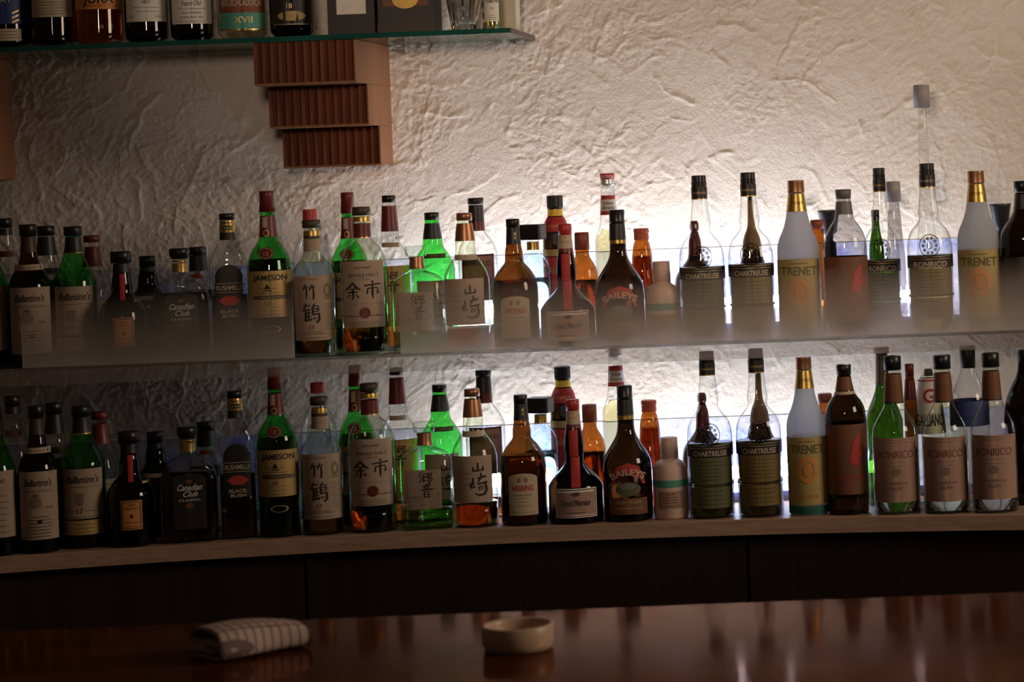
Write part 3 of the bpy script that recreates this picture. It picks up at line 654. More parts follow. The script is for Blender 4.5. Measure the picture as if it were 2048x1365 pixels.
# jameson
JP = [(390, 14), (425, 14), (432, 14), (470, 17), (482, 20), (500, 33), (518, 41), (540, 43), (None, 42)]
def jameson(cx, y, D, low, label):
    d = y-382
    b = B('whiskey_bottle', label, low, cx, y, D, [(a+d if a else None, r) for a, r in JP], GREEN)
    b.cap([(382+d, 14.5), (393+d, 14.5), (395+d, 14), (424+d, 16)], MAROON); b.foil(432+d, 474+d, MAROON, off=.0008); b.liquid(518+d, L_DARK)
    b.label(-11, -2, 434+d, 455+d, CREAM, name='neck_strip', off=.0016); b.ink(b.body, [('E', -4, 466+d, 6, 7, .7)], GINK, .0018, 'neck_emblem')
    b.ink(b.body, [('E', -6, 506+d, 15, 12)], MAROON, .0009, 'oval_seal'); b.ink(b.body, [('E', -6, 506+d, 13, 10, .92), T("12", -6, 506+d, 8)], CREAM, .0015, 'seal_number')
    b.label(-41, 41, 541+d, 633+d, GOLDP, [T("JAMESON", 0, 556+d, 15, w=66, bold=.018), T("12", -6, 606+d, 8), ('P', [(-12, 577+d), (-6, 566+d), (0, 577+d)]), ('R', -6, 580+d, 16, 2), ('R', -6, 576+d, 34, .8)]+lines(0, 585+d, 590+d, 50, 2, .8), border=None,
            more=[([('R', 0, 594+d, 66, 7)], BROWNP), ([T("TRIPLE DISTILLED", 6, 594+d, 3, w=52)], CREAM), (lines(0, 613+d, 628+d, 50, 3, .9), DIMINK)])
    b.ink(b.body, [('E', 0, 657+d, 18, 7, .85)], GINK, .0012, 'base_emblem')
    return b
jameson(533, 382, FR, 1, 'green glass whiskey bottle with maroon capsule and gold label, front row')
jameson(694, 385, BK, 1, 'green glass whiskey bottle with maroon capsule, behind the two kanji-label bottles')
# taketsuru & round clear bottle behind
b = B('whisky_bottle', 'clear round-shouldered bottle with red screw cap, hidden behind the two-kanji tall label', 1, 619, 419, BK, [(432, 14), (465, 15), (475, 24), (495, 36), (520, 40), (None, 40)], CLEAR)
b.cap([(419, 15), (440, 15.5)], RED, rib=.03); b.liquid(600, L_CLEAR)
b = B('whisky_bottle', 'clear whisky bottle, brown cap, tall label with two stacked brush kanji and 17', 1, 622, 440, FR, [(457, 14), (470, 16), (500, 16), (512, 18), (520, 26), (535, 37), (552, 43), (None, 42)], CLEARG)
b.cap([(440, 18), (456, 18)], BROWNP); b.foil(462, 472, GOLD, 'gold_ring'); b.foil(472, 477, BROWNP, 'dark_ring'); b.foil(478, 503, PINKP, 'neck_band'); b.liquid(560, L_WHISKY)
b.label(-38, 38, 550, 679, PINKP, [('K', 'take', -8, 583, 26, 32), ('K', 'tsuru', -6, 624, 34, 38), T("17", -6, 653, 8)]+lines(28, 608, 658, 20, 12, .7)+lines(-28, 575, 620, 8, 10, .7)+lines(0, 666, 674, 50, 2, .8),
        more=[([('E', 26, 580, 7, 14, .5), ('R', 26, 596, 14, 3), T("17 YEARS WHISKY", -6, 662, 3, w=40), T("NIKKA WHISKY", -10, 557, 3.4, w=44)], DIMINK)])
# yoichi
b = B('whisky_bottle', 'pale green whisky bottle with brown cap and two brush kanji side by side', 1, 722, 414, FR, [(430, 15), (440, 17), (475, 17), (483, 20), (492, 32), (510, 42), (530, 46), (None, 46)], CLEARG)
b.cap([(414, 18), (431, 18)], BROWNP); b.foil(434, 443, GOLD, 'gold_ring'); b.foil(447, 474, MAROON); b.foil(474, 476, GOLD, 'gold_line'); b.liquid(655, L_WHISKY)
b.label(-41, 39, 521, 653, PINKP, [('K', 'yo', -22, 580, 30, 34), ('K', 'ichi', 16, 578, 32, 36), T("SINGLE MALT", 0, 549, 6, w=60), T("NIKKA WHISKY", -2, 534, 4.5, w=34)]+lines(0, 642, 650, 66, 3, .7),
        more=[([('E', 0, 624, 11, 11)], MAROON), ([('R', 0, 630, 74, 1.4), T("12", 0, 624, 7)], BROWNP), ([('R', 0, 606, 76, .7), T("YOICHI", -2, 557, 3.6, w=26), ('P', [(22, 627), (34, 631), (22, 632)])], DIMINK)])
# hibiki 17 back
b = B('whisky_bottle', 'clear whisky bottle with maroon tapered capsule and cream brush-kanji label, back row', 1, 777, 391, BK, [(404, 14), (412, 16), (425, 16), (463, 19), (486, 20), (498, 30), (520, 42), (545, 46), (None, 45)], CLEAR)
b.cap([(391, 15), (405, 15)], BLACK); b.foil(412, 463, MAROON); b.label(-19, 19, 485, 494, CREAM, [T("17", 0, 489.5, 5)], name='neck_label', off=.0012); b.liquid(640, L_WHISKY)
b.label(-40, 40, 531, 652, GOLDP, [('K', 'hibiki', 2, 562, 30, 40), T("17", 24, 550, 7)]+lines(0, 600, 640, 10, 8, 1))
# hibiki decanter
b = B('whisky_decanter', 'clear square whisky decanter with glass stopper and brush-kanji label', 1, 832, 492, FR, [(514, 12), (540, 14), (543, 20), (549, 36), (558, 48), (566, 52), (None, 51)], CLEAR, sq=5.0, ry=.8, sq_from=546)
st = b.cap([(492, 23), (502, 22), (511, 21), (514, 12)], thin('stopper_glass', (.86, .92, .88), (.2, .3, .24)), name='stopper'); b.foil(514, 519, COPPER, 'collar_rim', .003); b.foil(519, 538, COPPER, 'neck_foil', .0012); b.liquid(661, thin('thin_green_spirit', (.55, .75, .5)))
b.label(-40, 30, 583, 661, PINKP, [('K', 'hibiki', 0, 613, 30, 50)], name='label', more=[([T("HIBIKI", -22, 637, 6.5, w=26), ('R', -22, 644, 26, .8), ('R', -16, 653, 40, .8), ('E', 24, 632, 2, 2.5)], DIMINK)])
# green yamazaki-like
b = B('whisky_bottle', 'bright green glass whisky bottle with black capsule behind the square decanter', 1, 863, 425, BK, [(438, 15), (448, 15), (460, 17), (478, 20), (492, 21), (505, 30), (522, 42), (540, 45), (None, 45)], GREEN)
b.cap([(425, 15.5), (440, 15.5)], BLACK); b.foil(447, 478, MATTE); b.label(-20, 26, 507, 516, OLIVE, [], name='neck_label', more=[([T("12 YEARS", 2, 511, 3)], GINK)]); b.liquid(650, L_WHISKY)
b.label(-36, 36, 560, 650, CREAM, [('K', 'yama', 8, 585, 24, 24), ('K', 'saki', 8, 615, 30, 30)])
b = B('whisky_bottle', 'clear ribbed whisky bottle with black and maroon capsule behind the copper-capped one', 1, 951, 396, BK, [(410, 14), (443, 15), (463, 15), (468, 19), (485, 32), (505, 39), (None, 39)], CLEAR)
b.cap([(396, 15.5), (409, 15.5)], MATTE); b.foil(410, 443, MATTE, 'black_capsule'); b.foil(443, 462, MAROON, 'maroon_band', .001); b.liquid(650, L_WHISKY)
b.label(-32, 32, 508, 600, ROSE, [('R', 0, 510, 62, 3), T("OLD", 12, 526, 9)], border=MAROON)
# yamazaki
b = B('whisky_bottle', 'clear whisky bottle with copper cap and two flowing stacked brush kanji', 1, 928, 426, FR, [(441, 14), (450, 16), (482, 20), (490, 20), (510, 20), (520, 28), (540, 41), (560, 46), (None, 46)], CLEARG)
b.cap([(426, 15.5), (441, 16)], COPPER); b.foil(447, 482, COPPER); b.liquid(652, L_WHISKY)
b.label(-22, 22, 509, 520, CREAM, [T("12 YEARS", 0, 514, 3.4)], name='neck_label'); b.label(-44, 34, 556, 648, PINKP, [('K', 'yama', 6, 579, 26, 24), ('K', 'saki', 8, 612, 34, 44)], more=[([T("YAMAZAKI", -22, 590, 3.5, w=26), ('R', -22, 600, 24, .8), ('R', -20, 612, 24, .8)], DIMINK)])
# heering
b = B('liqueur_bottle', 'brown glass liqueur bottle with black capsule and arched white label', 1, 1025, 438, FR, [(455, 14), (490, 16), (500, 19), (515, 20), (524, 20), (530, 25), (541, 36), (560, 48), (580, 51), (None, 51)], BROWN)
b.cap([(438, 15), (455, 15)], BLACK); b.foil(456, 489, MATTE); b.liquid(560, L_DARK); b.ink(b.body, [('E', 4, 468, 2.4, 4), ('P', [(1, 478), (4, 472), (7, 478)])], GINK, .0012, 'neck_emblem')
b.label(-33, 30, 591, 674, CREAM, [], arch=10, cut=0, border=None, more=[([T("HEERING", -2, 620, 11, w=46, bold=.03)], RINK), ([('E', -10, 604, 4, 5), ('E', 5, 604, 4, 5), ('R', -2, 634, 40, 1.6), ('R', -2, 668, 52, .8)]+lines(-2, 640, 655, 40, 3, .8), DIMINK)])
b = B('vodka_bottle', 'clear bluish bottle with wide square grey-black cap, back row', 1, 1064, 449, 5.066, [(482, 12), (500, 12), (506, 15), (514, 24), (526, 31), (545, 33), (None, 31)], thin('icy_glass', (.80, .92, .97), (.2, .4, .5)), sq=4, ry=.8, sq_from=508)
b.root.rotation_euler[2] += .0
cp = link('cap', box_mesh('cap', -.024, .024, -.018, .018, b.z(480), b.z(449), .002), BLACK, b.root); cp.rotation_euler = (0, 0, -.45)
link('cap_side_print', box_mesh('cap_side_print', .0242, .0246, -.014, .014, b.z(477), b.z(452), 0), GREY, b.root).rotation_euler = (0, 0, -.45)
b.foil(484, 500, GOLD, 'neck_band'); b.liquid(556, L_CLEAR)
# kahlua
b = B('liqueur_bottle', 'liqueur bottle with black screw cap, yellow neck ring and red label', 1, 1109, 391, 5.126, [(417, 14), (433, 15), (443, 21), (455, 24), (470, 26), (490, 27), (515, 27), (None, 27)], DARK)
b.cap([(391, 16), (414, 16), (418, 15)], BLACK, rib=.04); b.foil(419, 432, pbr('yellow_foil', (.85, .55, .04), .5), 'yellow_ring'); b.foil(434, 463, REDP, 'red_neck_label'); b.foil(498, 512, YELP, 'yellow_band'); b.foil(514, 600, REDP, 'body_label')
b.ink(b.body, [T("LIQUEUR", 0, 452, 6, w=30)], GINK, .0014, 'neck_lettering'); b.ink(b.body, [('E', 2, 478, 14, 12)], BLACKP, .0012, 'neck_medallion'); b.ink(b.body, [T("KAHLUA", 0, 540, 14, w=52, bold=.02)], YELP, .0016, 'lettering')
# grand marnier
b = B('liqueur_bottle', 'red-necked amber liqueur bottle with conical shoulders, red ribbon and wide framed label', 1, 1129, 448, FR, [(470, 14), (498, 16), (505, 17), (525, 21), (545, 22), (560, 20), (572, 20), (585, 30), (603, 50), (618, 60), (None, 61)], DARK)
b.cap([(448, 15), (470, 15)], RED); b.foil(470, 497, CREAM, 'neck_band'); b.foil(497, 505, MAROON, 'band_edge'); b.ink(b.body, [T("LIQUEUR", 0, 484, 3.5), ('P', [(-2, 476), (0, 472), (2, 476)])], RINK, .0014, 'neck_lettering')
b.label(-11, 9, 507, 560, REDP, name='ribbon'); b.label(-9, 11, 561, 618, REDP, name='ribbon_tail')
b.label(-45, 45, 620, 678, WHITEP, [], border=MAROON, more=[([('R', 0, 650, 80, 44)], ROSE)])
b.ink(b.body, [T("Grand Marnier", 0, 648, 13, w=66, shear=.15, bold=.015), ('R', 0, 668, 40, 1), ('E', 0, 631, 9, 4)], BROWNP, .0022, 'lettering')
b = B('liqueur_bottle', 'amber bottle with plain orange-brown cap behind the red-necked liqueur', 1, 1163, 465, 5.092, [(498, 15), (512, 15), (520, 20), (535, 30), (555, 33), (None, 31)], AMBER)
b.cap([(465, 16), (500, 16.5)], RUST); b.liquid(560, L_DARK)
# monin
b = B('syrup_bottle', 'pale yellow syrup bottle with red and silver cap, tallest of the back row', 1, 1214, 347, 5.122, [(372, 15), (390, 15), (430, 18), (445, 20), (456, 22), (470, 29), (480, 33), (495, 33), (None, 33)], CLEAR)
b.cap([(347, 16), (358, 16)], RED, name='cap_top'); b.cap([(358, 16), (362, 15), (366, 16), (372, 16)], SILVER, name='cap'); b.liquid(458, L_YEL)
b.ink(b.body, [T("MONIN", 0, 353, 6, w=26)], WINK, .0022, 'cap_lettering')
b.foil(391, 430, REDP, 'red_neck_label'); b.label(-17, 17, 399, 422, WHITEP, [T("Yellow", 0, 406, 7, shear=.3, w=24), T("Banana", 0, 415, 7, shear=.3, w=26)], name='neck_label', off=.0014)
# baileys
b = B('liqueur_bottle', 'dark brown cream liqueur bottle with arched lettering and oval landscape', 1, 1233, 420, FR, [(440, 15), (485, 17), (505, 17), (520, 21), (535, 30), (555, 44), (572, 50), (590, 51), (None, 51)], DARK)
b.cap([(420, 16), (440, 15.5), (442, 16), (446, 16)], BLACK); b.foil(447, 480, MATTE); b.foil(478, 487, GOLD, 'gold_band')
b.ink(b.body, [T("BAILEYS", 0, 588, 13, w=74, arc=62, bold=.02)], CREAM, .0012, 'lettering'); b.ink(b.body, [('P', [(-36, 613), (-24, 578), (0, 570), (24, 578), (36, 613), (30, 613), (20, 592), (-20, 592), (-30, 613)])], RINK, .0007, 'red_banner')
b.ink(b.body, [('E', 0, 622, 26, 14)], OLIVE, .0008, 'landscape'); b.ink(b.body, [('E', -2, 616, 18, 6)], GREY, .0012, 'landscape_sky'); b.label(-38, 38, 640, 672, BROWNL, [], name='lower_label', more=[([T("IRISH CREAM", 0, 648, 6, w=50), ('R', 0, 660, 56, 1)], GINK)])
b = B('whisky_bottle', 'slim amber bottle with orange screw cap behind the dark cream liqueur', 1, 1282, 457, BK, [(480, 13), (490, 17), (510, 20), (530, 21), (545, 22), (560, 25), (580, 26), (None, 26)], AMBER)
b.cap([(457, 15), (465, 15.5), (466, 14.5), (480, 15)], ORANGE, rib=.04); b.liquid(512, L_WHISKY)
# ceramic
b = B('ceramic_liqueur_bottle', 'opaque pinkish white bottle with stepped shoulder and green band', 1, 1322, 523, FR, [(563, 17), (567, 18), (573, 28), (582, 33), (600, 34), (None, 34)], CERAM)
b.cap([(523, 17), (564, 18)], CERAM); b.foil(606, 620, TEAL, 'green_band'); b.label(-25, 25, 628, 662, ROSE, lines(0, 640, 656, 34, 4, 1), border=DIMINK, more=[([T("RUM", 0, 634, 5)], RINK)])
# chartreuse pair
def chartreuse(cx, y, D, low, label, liq, paper, txt='CHARTREUSE', glass=None, shelf_label=None):
    d = y-351; g = lambda a: a+d
    b = B('liqueur_bottle', label, low, cx, y, D, [(g(a) if a else None, r) for a, r in [(398, 15), (430, 18), (447, 21), (456, 19), (463, 19), (472, 25), (485, 37), (500, 43), (520, 45), (None, 45)]], glass or CLEAR)
    b.cap([(g(351), 14.5), (g(364), 14.5), (g(365), 15.5), (g(374), 15)], BLACK, rib=.03); b.foil(g(374), g(398), MATTE, 'capsule', .001); b.foil(g(397), g(399), GOLD, 'gold_line', .0013)
    b.ink(b.body, [T(txt, 0, g(386), 4.5, w=26)], GINK, .0018, 'capsule_lettering')
    # embossed glass seal
    bm = flat_pieces([('E', 0, b.z(g(514)), 21*b.k, 23*b.k, .9), ('E', 0, b.z(g(514)), 6*b.k, 7*b.k, .6)]+[('E', math.cos(q)*13*b.k, b.z(g(514))+math.sin(q)*15*b.k, 3.2*b.k, 3.4*b.k, 0) for q in [i*math.pi/5 for i in range(10)]]); wrap(bm, b.surf(.0012))
    ex = bmesh.ops.extrude_face_region(bm, geom=bm.faces[:]); [setattr(v.co, 'y', v.co.y-.0014) for v in ex['geom'] if isinstance(v, bmesh.types.BMVert)]
    bmesh.ops.recalc_face_normals(bm, faces=bm.faces[:])
    me = bpy.data.meshes.new('seal'); bm.to_mesh(me); bm.free(); link('seal', me, thin('embossed_seal_glass', (.55, .50, .47), (.12, .09, .08)), b.root)
    b.liquid(g(534), liq); b.foil(g(534), g(558), BLACKP, 'name_band', .0008)
    b.ink(b.body, [T(txt, 0, g(560-9), 10.5, w=66, bold=.015)], CREAM, .0016, 'lettering'); b.ink(b.body, [('R', 0, g(536), 78, 1), ('R', 0, g(541), 78, .8)], GINK, .0016, 'gold_rule')
    b.label(-40, 40, g(559), g(612), paper, lines(0, g(568), g(604), 56, 6, .9), name='upper_label', ink=INK); b.foil(g(613), g(616), BLACKP, 'dark_rule'); b.label(-40, 40, g(618), g(660), paper, lines(0, g(626), g(652), 60, 4, .9), name='lower_label')
    return b
chartreuse(1397, 351, FR, 1, 'clear long-necked liqueur bottle with embossed seal and dark green label', L_GREEN, OLIVE)
chartreuse(1495, 345, FR, 1, 'clear long-necked liqueur bottle with embossed seal and golden olive label', L_GOLD, GOLDOLIVE)
b = B('liqueur_bottle', 'dark bottle with wine-red wax cap, seen through the left long-necked bottle', 1, 1388, 442, BK, [(462, 7), (470, 8), (482, 12), (515, 13), (530, 24), (548, 40), (570, 44), (None, 44)], DARK)
b.cap([(442, 7), (448, 9), (458, 9), (463, 7)], MAROON); b.foil(466, 512, MAROON)
b = B('liqueur_bottle', 'dark bottle with thin tan neck, seen through the right long-necked bottle', 1, 1500, 388, BK, [(395, 5), (440, 6), (458, 8), (475, 16), (496, 19), (520, 21), (545, 36), (565, 40), (None, 40)], DARK)
b.cap([(388, 6), (397, 6)], BROWNP); b.foil(400, 500, pbr('tan_neck_foil', (.30, .17, .08), .5), 'neck_foil')
# trenet
def trenet(cx, y, D, low, label):
    d = y-361; g = lambda a: a+d
    b = B('absinthe_bottle', label, low, cx, y, D, [(g(a) if a else None, r) for a, r in [(386, 15), (400, 17), (423, 20), (440, 23), (460, 29), (478, 38), (495, 42), (515, 42), (None, 42)]], FROST)
    b.cap([(g(361), 17), (g(364), 16.5), (g(384), 17), (g(386), 17)], COPPER); b.foil(g(388), g(423), GOLD, 'gold_neck_foil', .0009); b.ink(b.body, [T("TRENET", 0, g(406), 5.5, w=26)], BROWNP, .0016, 'foil_lettering')
    b.foil(g(518), g(652), YELP, 'label', .0008); b.foil(g(654), g(686), TEALDK, 'teal_base_band', .0008)
    b.ink(b.body, [T("TRENET", 0, g(541), 17, w=72, bold=.01), ('R', 0, g(526), 36, 1.2)], OLIVE, .0018, 'lettering'); b.ink(b.body, [('E', 0, g(582), 23, 27, .62), ('E', 0, g(582), 9, 14), T("ABSINTHE", 0, g(634), 7, w=46)], ORANGEP, .0018, 'emblem')
    return b
trenet(1591, 361, FR, 1, 'frosted white bottle, gold neck, yellow emblem label, beside the long-necked pair')
b = B('liqueur_bottle', 'orange-brown slim bottle behind the frosted white one', 1, 1634, 440, 5.082, [(456, 13), (475, 13), (500, 14), (520, 15), (None, 15)], AMBER)
b.cap([(440, 14), (458, 14)], RUST); b.label(-13, 13, 500, 600, ORANGEP)
# jigger on a dark stand behind
def jigger(cx, y, D, zs, label, group):
    k = D/F; p = at(cx, y, D); r = empty('measuring_cup', (p.x, D, zs), 0, label, 'cup', group); zt = p.z-zs
    link('cup', lathe_mesh('cup', [(zt, .023), (zt-.004, .0215), (zt-.045, .0155), (zt-.05, .009), (zt-.062, .007), (zt-.066, .013), (.012, .019), (.0, .024)], 32), MATTE, r, True); link('rim', lathe_mesh('rim', [(zt+.0012, .0225), (zt+.0002, .0235)], 32), SILVER, r, True); return r
jigger(1657, 421, 5.13, ZU, 'black flared measuring cup behind the frosted white bottle on the upper shelf', 'flared cups')
# upper right
b = B('liqueur_bottle', 'smoky grey round-shouldered bottle with dark red label, right of the frosted bottle', 0, 1686, 379, 4.982, [(398, 14), (405, 15), (430, 18), (440, 20), (455, 32), (475, 41), (495, 43), (None, 43)], GHOSTED)
b.cap([(379, 16), (398, 15)], pbr('grey_cap', (.13, .125, .125), .5)); b.foil(403, 429, pbr('grey_neck_foil', (.16, .15, .15), .5)); b.foil(513, 640, BROWNL, 'label', .0008); b.liquid(640, L_DARK)
b.ink(b.body, [T(c_, -30, 526+i_*13, 8) for i_, c_ in enumerate('KAHLUA')]+[T("LIQUEUR", 10, 606, 7, w=50), ('P', [(8, 580), (16, 545), (32, 526), (28, 560), (38, 552), (24, 588)])], REDP, .0016, 'lettering')
c = chartreuse(1757, 336, 5.050, 0, 'clear long-necked bottle with dark label, two left of the rightmost frosted bottle', L_GREEN, OLIVE, 'RONRICO')
c = chartreuse(1853, 327, FR, 0, 'clear long-necked bottle with grey-brown cap, beside the rightmost frosted bottle', L_GOLD, GOLDOLIVE, 'RONRICO')
trenet(1951, 342, FR, 0, 'rightmost frosted white bottle with gold neck')
b = B('wine_bottle', 'slim green bottle behind a dark-label long-necked bottle', 0, 1750, 420, BK, [(440, 9), (465, 11), (485, 17), (510, 19), (None, 19)], DKGREEN); b.cap([(420, 10), (441, 10)], BLACK)
b = B('gin_bottle', 'pale clear bottle with light grey cap behind the two long-necked bottles', 0, 1786, 363, 5.115, [(404, 10), (430, 13), (470, 15), (500, 18), (520, 19), (None, 19)], GHOSTED); b.cap([(363, 14), (404, 15)], pbr('light_grey_cap', (.36, .33, .33), .5))
b = B('tall_liqueur_bottle', 'very tall tapering clear bottle rising above all others', 0, 1842, 170, 5.105, [(216, 8), (300, 10), (420, 14), (520, 22), (600, 27), (None, 29)], thin('faint_clear_glass', (.97, .97, .96), (.55, .55, .55)))
b.cap([(170, 16), (216, 17)], pbr('pale_grey_cap', (.34, .30, .30), .55))
jigger(2000, 408, 5.12, ZU, 'black flared measuring cup at the far right of the upper shelf', 'flared cups')
b = B('liqueur_bottle', 'near-black bottle cut by the right edge of the photo', 0, 2044, 362, FR, [(385, 15), (395, 16), (420, 19), (432, 24), (448, 38), (468, 47), (490, 48), (None, 48)], DARK)
b.cap([(362, 17), (384, 17)], BLACK); b.foil(388, 418, MATTE); b.foil(512, 640, BLACKP, 'label', .0008); b.ink(b.body, [T("LIQUEUR", -26, 560, 8, w=26)], REDP, .0016, 'lettering')


def circle(o):
    r = max((max(abs(v.co.x) for v in ch.data.vertices) for ch in o.children if ch.type == 'MESH' and ch.name.startswith(('body', 'cup', 'box', 'glass'))), default=0)
    return r*o.scale[0]
def settle(z):
    """neighbours must not touch: slim each pair that would by what is missing"""
    L = [o for o in COL.objects if o.parent is None and o.get('category') in ('bottle', 'cup', 'box', 'glass') and abs(o.location.z-z) < .01 and circle(o) > 0]
    for it in range(4):
        for i, a in enumerate(L):
            for c in L[i+1:]:
                d = (a.location-c.location).length; ra, rc = circle(a), circle(c)
                if d < ra+rc+.0006 and it < 4:
                    k = (d-.0008)/(ra+rc)
                    for o in (a, c): o.scale = (o.scale[0]*k, o.scale[1]*k, 1)
settle(ZU)
# ------------------------------------------------------------------ copies for the lower row
def tree(o, parent=None):
    c = o.copy(); COL.objects.link(c); c.parent = parent
    for ch in [x for x in o.children]: tree(ch, c)
    return c
def low_x(cx, D): return
for b, low in ROWS:
    if not low: continue
    c = tree(b.root)
    D2 = b.D+bow(b.x*.99)-.0
    # same place in the row as the bottle above it, as far out as the bowed counter
    x2 = b.x*D2/b.D+.002
    c.location = (x2, D2, ZL); c.rotation_euler[2] = math.atan2(-x2, D2)
    c['label'] = b.root['label'].replace(', upper shelf', ', lower counter'); c['group'] = LG_
# bottles only the lower row has
def Lb(kind, label, cx, ytop, D, prof, glass, **k):
    X = at(cx, ytop, D).x; return Bottle(kind, label, cx, ytop, D+bow(X), ZL, prof, glass, group=LG_, **k)
b = Lb('liqueur_bottle', 'black liqueur bottle with dark red label, right of the frosted bottle, lower counter', 1687, 729, FR, [(748, 14), (758, 15), (783, 20), (790, 24), (805, 37), (822, 43), (840, 44), (None, 44)], DARK)
b.cap([(729, 16), (749, 15.5)], BLACK); b.foil(753, 780, BROWNL, 'neck_label'); b.foil(782, 788, CREAM, 'neck_ring'); b.foil(846, 985, BROWNL, 'label', .0008)
b.ink(b.body, [T("K", -30, 862, 9), T("A", -30, 876, 9), T("H", -30, 890, 9), T("L", -30, 904, 9), T("U", -30, 918, 9), T("A", -30, 932, 9), T("LIQUEUR", 8, 950, 8, w=54, arc=60), ('P', [(5, 920), (14, 880), (30, 862), (26, 900), (36, 890), (22, 930)])], REDP, .0016, 'lettering')
b = Lb('wine_bottle', 'green wine bottle with tan capsule on the lower counter, behind the first pink-label bottle', 1762, 693, BK, [(706, 11), (770, 13), (790, 18), (815, 30), (840, 38), (None, 38)], DKGREEN)
b.cap([(690+4, 16), (707, 15)], pbr('tan_cap', (.32, .2, .16), .6)); b.foil(708, 770, pbr('olive_capsule', (.09, .07, .04), .5))
def ronrico(cx, y, dy, label):
    d = y-712; g = lambda a: a+d
    b = Lb('rum_bottle', label, cx, y, FR+dy, [(g(a) if a else None, r) for a, r in [(742, 15), (760, 17), (805, 19), (815, 22), (835, 34), (855, 44), (875, 46), (None, 46)]], CLEARG if y != 706 else CLEAR)
    b.cap([(g(712), 17.5), (g(740), 17.5)], BLACK); b.foil(g(748), g(804), BROWNL, off=.0009); b.foil(g(803), g(806), BLACKP, 'black_line', .0012); b.liquid(g(885), L_CLEAR)
    b.label(-43, 43, g(872), g(1000), ROSE, [], more=[([T("RONRICO", 0, g(905), 15, w=70)], BROWNL), ([('R', 0, g(881), 70, 1.2), ('R', 0, g(876), 78, 1), T("RUM", 0, g(972), 8), T("CARIBBEAN", 0, g(962), 6, w=44), ('E', 0, g(940), 9, 8)]+lines(0, g(920), g(928), 40, 2, .8), DIMINK)])
    return b
ronrico(1784, 712, -.004, 'clear rum bottle with pink label, leftmost of the three alike on the lower counter')
ronrico(1883, 710, -.004, 'clear rum bottle with pink label, middle of the three alike on the lower counter')
ronrico(1980, 706, -.004, 'clear rum bottle with pink label, rightmost of the three alike on the lower counter')
b = Lb('bitters_bottle', 'small slim maroon-capped bottle on the lower counter, between the first two rum bottles', 1818, 728, 5.05, [(745, 8), (770, 10), (790, 12), (810, 13), (None, 13)], BROWN); b.cap([(728, 9), (752, 9)], MAROON); b.foil(760, 800, MAROON)
b = Lb('tall_liqueur_bottle', 'tapering clear bottle with large white label on the lower counter, behind the rum bottles', 1856, 738, BK, [(750, 14), (760, 20), (800, 25), (860, 31), (None, 34)], CLEAR)
b.cap([(738, 8), (752, 10)], BROWNP); b.foil(756, 866, WHITEP, 'label', .0008)
b.ink(b.body, [T("G", 0, 790, 28, bold=.02), ('R', 0, 760, 44, 3)], RINK, .0018, 'initial'); b.ink(b.body, [T("GALLIANO", 0, 838, 24, w=56, bold=.01)], INK, .0018, 'lettering')
b = Lb('gin_bottle', 'clear bottle with black capsule and blue label, behind the rum bottles, lower counter', 1934, 692, BK, [(735, 14), (745, 16), (765, 24), (790, 36), (810, 39), (None, 39)], CLEAR)
b.cap([(692, 16), (736, 15)], MATTE); b.foil(800, 850, BLUEP, 'label', .0008)
b = Lb('whisky_bottle', 'dark broad-shouldered bottle on the lower counter, cut by the right edge of the photo', 2050, 700, BK-.01, [(720, 15), (750, 18), (770, 30), (800, 44), (840, 48), (None, 48)], DARK); b.cap([(700, 16), (722, 16)], BLACK)

settle(ZL)
# ------------------------------------------------------------------ glass shelf: bottles whose lower parts show
DG = 5.02
def G(kind, label, cx, half, glass, **k):
    """cx: centre of the base in photo pixels; full-size bottle reaching above the photo"""
    yb = 96-.045*cx
    b = Bottle(kind, label+', glass shelf', cx-11, yb-300, DG, ZG, [(yb-262, 14), (yb-215, 16), (yb-195, 22), (yb-175, half*.8), (yb-158, half), (yb-12, half), (yb-4, half-2), (None, half-8)], glass, group=GG, **k)
    b.cap([(yb-300, 16), (yb-262, 16)], BLACK); b.foil(yb-260, yb-222, MATTE); b.yb = b.ytop+b.ztop/(CR*b.k); return b
b = G('whisky_bottle', 'dark whisky bottle with navy label and gold scrolls, leftmost', 14, 46, DARK); y = b.yb
b.label(-40, 40, y-150, y-48, BLUEP, [], more=[([T("BAY", -4, y-96, 12)], CREAM), ([('P', [(10+i*0, y-70+i*9), (24, y-76+i*9), (25, y-73+i*9), (11, y-66+i*9)]) for i in range(3)], GINK)]); b.label(-38, 28, y-38, y-14, CREAM, lines(0, y-32, y-20, 50, 3, .8), name='lower_label'); b.liquid(y-160, L_DARK)
b = G('whisky_bottle', 'dark amber whisky bottle with fine-print cream label, second from the left', 106, 45, BROWN); y = b.yb
b.label(-38, 38, y-150, y-58, CREAM, lines(0, y-140, y-64, 64, 14, .8)); b.liquid(y-165, L_DARK)
b = G('whisky_bottle', 'orange amber whisky bottle with orange label, third from the left', 199, 47, thin('light_amber_glass', (.80, .50, .25), (.35, .14, .04))); y = b.yb
b.label(-44, 44, y-150, y-70, ORANGEP, [T("JURA", 0, y-88, 26, w=58, bold=.015), T("ISLE OF", 0, y-125, 8)], more=[([T("SINGLE MALT", -4, y-77, 4), T("40%", 30, y-75, 4)], RINK)]); b.ink(b.body, [T("10", 4, y-35, 7)], GINK, .0012, 'number'); b.liquid(y-165, liquid('orange_whisky', (.85, .38, .10)))
b = G('whisky_bottle', 'black glass whisky bottle with pale label dated 1815, fourth from the left', 294, 42, DARK); y = b.yb
b.label(-38, 38, y-150, y-42, WHITEP, [T("1815", 0, y-81, 6)]+lines(0, y-95, y-90, 56, 2, .8)+lines(0, y-70, y-62, 52, 2, .8), more=[([T("43% vol", 26, y-52, 4, w=18), T("70cl", -28, y-52, 4)], DIMINK)])
b = G('whisky_bottle', 'black glass whisky bottle with pale label marked ten years old', 385, 42, DARK); y = b.yb
